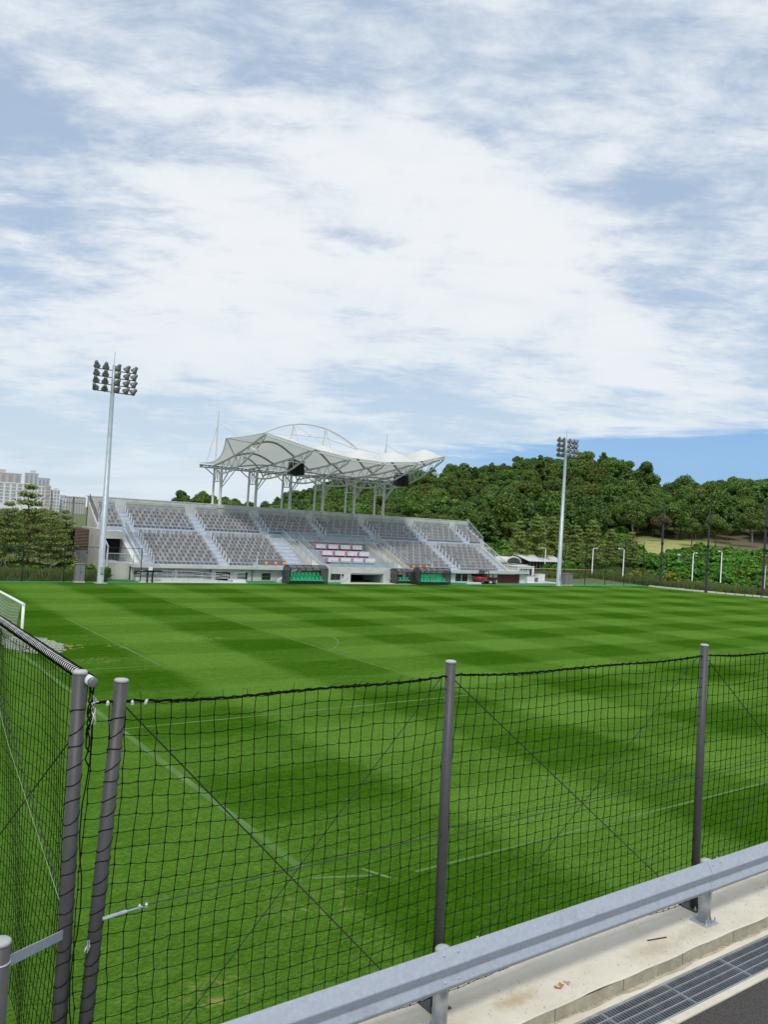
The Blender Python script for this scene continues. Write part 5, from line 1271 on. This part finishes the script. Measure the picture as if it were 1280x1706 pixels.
# short stay post with flat bar at the corner
m = MB(); m.tube([(1.03, 4.92, SLAB), (1.03, 4.92, 5.27)], .058, 16); sp = m.build('stay_post', 'post_brown', fence, True)
for p in sp.data.polygons: p.use_smooth = len(p.vertices) == 4
MB().lathe([(.060, -.016), (.060, .003), (.050, .011), (.004, .014)], (1.03, 4.92, 5.27), 16).build('cap', 'post_cap', sp, True)
MB().lathe([(.0605, -.12), (.0605, -.112)], (1.03, 4.92, 5.27), 16).build('wire_loop', 'white_trim', sp)
d = Vector((1.60-1.08, FY-4.95, 4.80-5.13)); a = Vector((1.085, 4.95, 5.13)); w = Vector((0, 0, .032))
n_ = d.normalized().cross(Vector((0, 0, 1))).normalized()*.004
m = MB(); q = [a-w-n_, a+w-n_, a+d+w-n_, a+d-w-n_, a-w+n_, a+w+n_, a+d+w+n_, a+d-w+n_]; m.v = [tuple(x) for x in q]; m.f = [(0,1,2,3),(4,5,6,7),(0,1,5,4),(1,2,6,5),(2,3,7,6),(3,0,4,7)]; bar = m.build('flat_bar', 'guard_steel', fence)
for t_ in (.06, .93): q = a+d*t_-n_*2; MB().lathe([(.008, -.004), (.008, .01)], tuple(q), 8, Matrix.Rotation(R(90), 4, 'X')).build('bolt', 'galvanized', bar)

# ---- side net fence running away to the left
side = thing('side_net_fence', 'black net hung from a rope-wrapped rail, running away at the left edge', 'fence', (1.66, 6, SLAB))
rx, rz_ = 1.668, 6.545
m = MB(); m.tube([(rx, FY-.10, rz_), (rx-.02, 20, rz_+.02)], .034, 14); ro = m.build('top_rail', 'white_trim', side, True)
for p in ro.data.polygons: p.use_smooth = len(p.vertices) == 4
MB().lathe([(.035, -.02), (.035, .006), (.022, .010)], (rx, FY-.10, rz_), 14, Matrix.Rotation(R(90), 4, 'X')).build('end_cap', 'lamp_grey', ro, True)
pts = [(rx-.02*(y-5.75)/14+math.cos(a)*.040, y, rz_+math.sin(a)*.040) for a, y in ((i*.7854, FY+.02+i*.0062) for i in range(1600))]
m = MB(); m.tube(pts, .0055, 4, cap=False); m.build('rail_lashing', 'black_twine', side, fixn=False)
m = MB(); ys = np.arange(FY+.12, 19.5, .09); zs = np.arange(3.45, 6.52, .1165)
sx_ = lambda y, z: rx-.02+.035*math.sin(y*1.3+z)+.02*math.sin(y*3.7-z*2)
for y in ys: m.tube([(sx_(y, z), y+.008*math.sin(z*9+y*20), z) for z in np.linspace(6.51, 3.45, 20)], .0036, 3, cap=False)
for z in zs: m.tube([(sx_(y, z), y, z-.012*math.sin(y*7)**2) for y in np.arange(FY+.12, 19.5, .09)], .0026, 3, cap=False)
m.build('net', 'black_twine', side, fixn=False)
m = MB(); m.tube([(1.63, 5.85, 4.95), (1.60, 9.8, 6.4)], .005, 5); m.build('brace_cable', 'cable', side)
m = MB(); m.tube([(1.63, 5.83, 4.88), (1.60, 7.8, 5.55), (1.58, 9.8, 6.45)], .0014, 4); m.build('stay_wire', 'post_cap', side)
m = MB(); m.tube([(1.66, 5.85, 6.2), (1.6, 9.8, 3.5)], .006, 5); m.build('brace_cable', 'black_metal', side)
for y in (9.8, 13.9, 18): m = MB(); m.tube([(1.60, y, 2.9), (1.60, y, 6.5)], .045, 12); m.build('post', 'post_brown', side, True)

# ================================================================= GUARD RAIL
GYY = 5.45
rail = thing('guard_rail', 'grey steel highway guard rail along the kerb', 'guard rail', (6.8, GYY, SLAB))
def prof(off): # (distance towards the road, height)
    pr_ = [(.004, .168), (.016, .172), (.080, .068), (.087, .056), (.088, .046), (.061, -.038), (.061, -.046), (.064, -.054), (.088, -.106), (.090, -.116), (.087, -.126), (.052, -.170), (.042, -.171)]
    return [(a+off, b) for a, b in pr_]
def beam(x0, x1, off):
    m = MB(); outer = prof(off); inner = [(a-.004, b) for a, b in reversed(outer)]; ring = outer+inner; n = len(ring)
    for x in (x0, x1):
        for a, b in ring: m.v.append((x, GYY-.085-a, SLAB+.60+b))
    for i in range(n): m.f.append((i, (i+1) % n, n+(i+1) % n, n+i))
    m.f.append(tuple(range(n))); m.f.append(tuple(n+i for i in reversed(range(n))))
    o = m.build('beam', 'guard_steel', rail); 
    return o
GX = [0.80, 4.82, 8.86, 12.9]
for k in range(3): beam(GX[k]-.16, GX[k+1]+.16, .0 if k % 2 else .0045)
for k, x in enumerate(GX[1:]):
    m = MB(); m.lathe([(.070, 0), (.070, .67)], (x, GYY, SLAB+.012), 20); o = m.build('post', 'galvanized', rail, True)
    for p in o.data.polygons: p.use_smooth = len(p.vertices) == 4
    MB().lathe([(.074, -.02), (.075, .03), (.062, .046), (.03, .052), (.004, .053)], (x, GYY, SLAB+.68), 20).build('cap', 'post_cap', o, True)
    pl = MB().box(x-.115, x+.115, GYY-.115, GYY+.115, SLAB+.001, SLAB+.013).build('base_plate', 'galvanized', o)
    for sx in (-.085, .085):
        for sy in (-.085, .085): MB().lathe([(.018, .013), (.018, .03), (.009, .031), (.009, .07)], (x+sx, GYY+sy, SLAB), 6).build('anchor_bolt', 'galvanized', pl)
    for sx in (-.06, .06): MB().prism([(GYY-.062, SLAB+.013), (GYY-.10, SLAB+.013), (GYY-.062, SLAB+.10)], x+sx*.4-.004, x+sx*.4+.004).build('gusset', 'galvanized', pl)
    MB().box(x-.05, x+.05, GYY-.115, GYY-.06, SLAB+.5, SLAB+.68).build('spacer', 'galvanized', o)
    for dx in (-.10, .06):
        for (a, b) in ((.040, .135), (.076, -.080)):
            MB().lathe([(.013, 0), (.013, .004), (.009, .010)], (x+dx, GYY-.087-a, SLAB+.60+b), 10, Matrix.Rotation(R(60), 4, 'X')).build('bolt', 'galvanized', rail, True)
    MB().lathe([(.015, 0), (.015, .004), (.010, .012)], (x-.02, GYY-.12, SLAB+.60+.0), 10, Matrix.Rotation(R(90), 4, 'X')).build('bolt', 'galvanized', rail, True)

# ================================================================= DRAIN GRATE AND LITTER
gz_ = GZ-.004; gy0, gy1 = 4.625, 5.03
for k in range(6):
    x0 = 5.5+k*1.0
    gr = thing('drain_grate', ['steel drain grate panel ' + w for w in ('cut by the bottom edge of the picture', 'next after the one at the bottom edge', 'in the middle of the grate row', 'last whole one before the right edge', 'cut by the right edge of the picture', 'just past the right edge of the picture')][k], 'drain grate', (x0, 4.83, GZ), 'drain grate panels along the gutter')
    if k == 0:
        cme = MB().box(0, .009, gy0+.012, gy1-.012, -.045, -.003).mesh('cross_bar', 'grate_steel'); lme2 = MB().box(.005, .992, -.0035, .0035, -.028, .0015).mesh('long_bar', 'galvanized')
    for i in range(24): link('cross_bar', cme, gr, (x0+.018+i*.0405, 0, gz_))
    for i in range(5): link('long_bar', lme2, gr, (x0, gy0+.012+i*(gy1-gy0-.024)/4, gz_))
    m = MB(); m.box(x0, x0+.006, gy0, gy1, gz_-.03, gz_); m.box(x0+.99, x0+.996, gy0, gy1, gz_-.03, gz_); m.box(x0+.0061, x0+.9899, gy0, gy0+.006, gz_-.03, gz_+.002); m.box(x0+.0061, x0+.9899, gy1-.006, gy1, gz_-.03, gz_+.002); m.build('frame', 'galvanized', gr)
m = MB(); m.tube([(7.86, 5.50, SLAB+.008), (8.12, 5.44, SLAB+.008)], .006, 6); tag(m.build('steel_rod', 'black_metal'), 'thin black rod lying on the kerb beside the rail post', 'rod')
def dead_leaf(x, y, s, label, mt):
    m = MB(); g2 = random.Random(int(x*100))
    for k in range(5):
        a = g2.random()*6.28; c_ = Vector((x+g2.uniform(-.03, .03), y+g2.uniform(-.025, .025), SLAB+.006)); d_ = Vector((math.cos(a), math.sin(a), .25))*s; n2 = Vector((-math.sin(a), math.cos(a), 0))*s*.35
        m.quad(c_, c_+d_*.5+n2, c_+d_, c_+d_*.5-n2)
    tag(m.build('dead_leaf', mt, fixn=False), label, 'leaf', 'dead leaves on the kerb')
dead_leaf(6.28, 5.36, .05, 'orange brown dead leaf lying on the kerb slab', 'rust_leaf'); dead_leaf(6.42, 5.37, .035, 'greyish dried leaf beside the orange one on the kerb', 'wood_stake')
for i in range(0):
    pass
m = MB(); g2 = random.Random(21)
for k in range(240):
    x = g2.uniform(4.5, 12); y = g2.uniform(5.18, 5.7); s_ = g2.uniform(.002, .006); m.box(x-s_, x+s_, y-s_*.7, y+s_*.7, SLAB-.001, SLAB+s_)
for k in range(260):
    x = g2.uniform(5, 12); y = 5.145+g2.gauss(0, .008); s_ = g2.uniform(.003, .009); m.box(x-s_, x+s_, y-s_*.7, y+s_*.7, GZ-.002, GZ+s_)
tag(m.build('grit', 'gutter'), 'fine grit scattered over kerb and gutter', 'grit', kind='stuff')
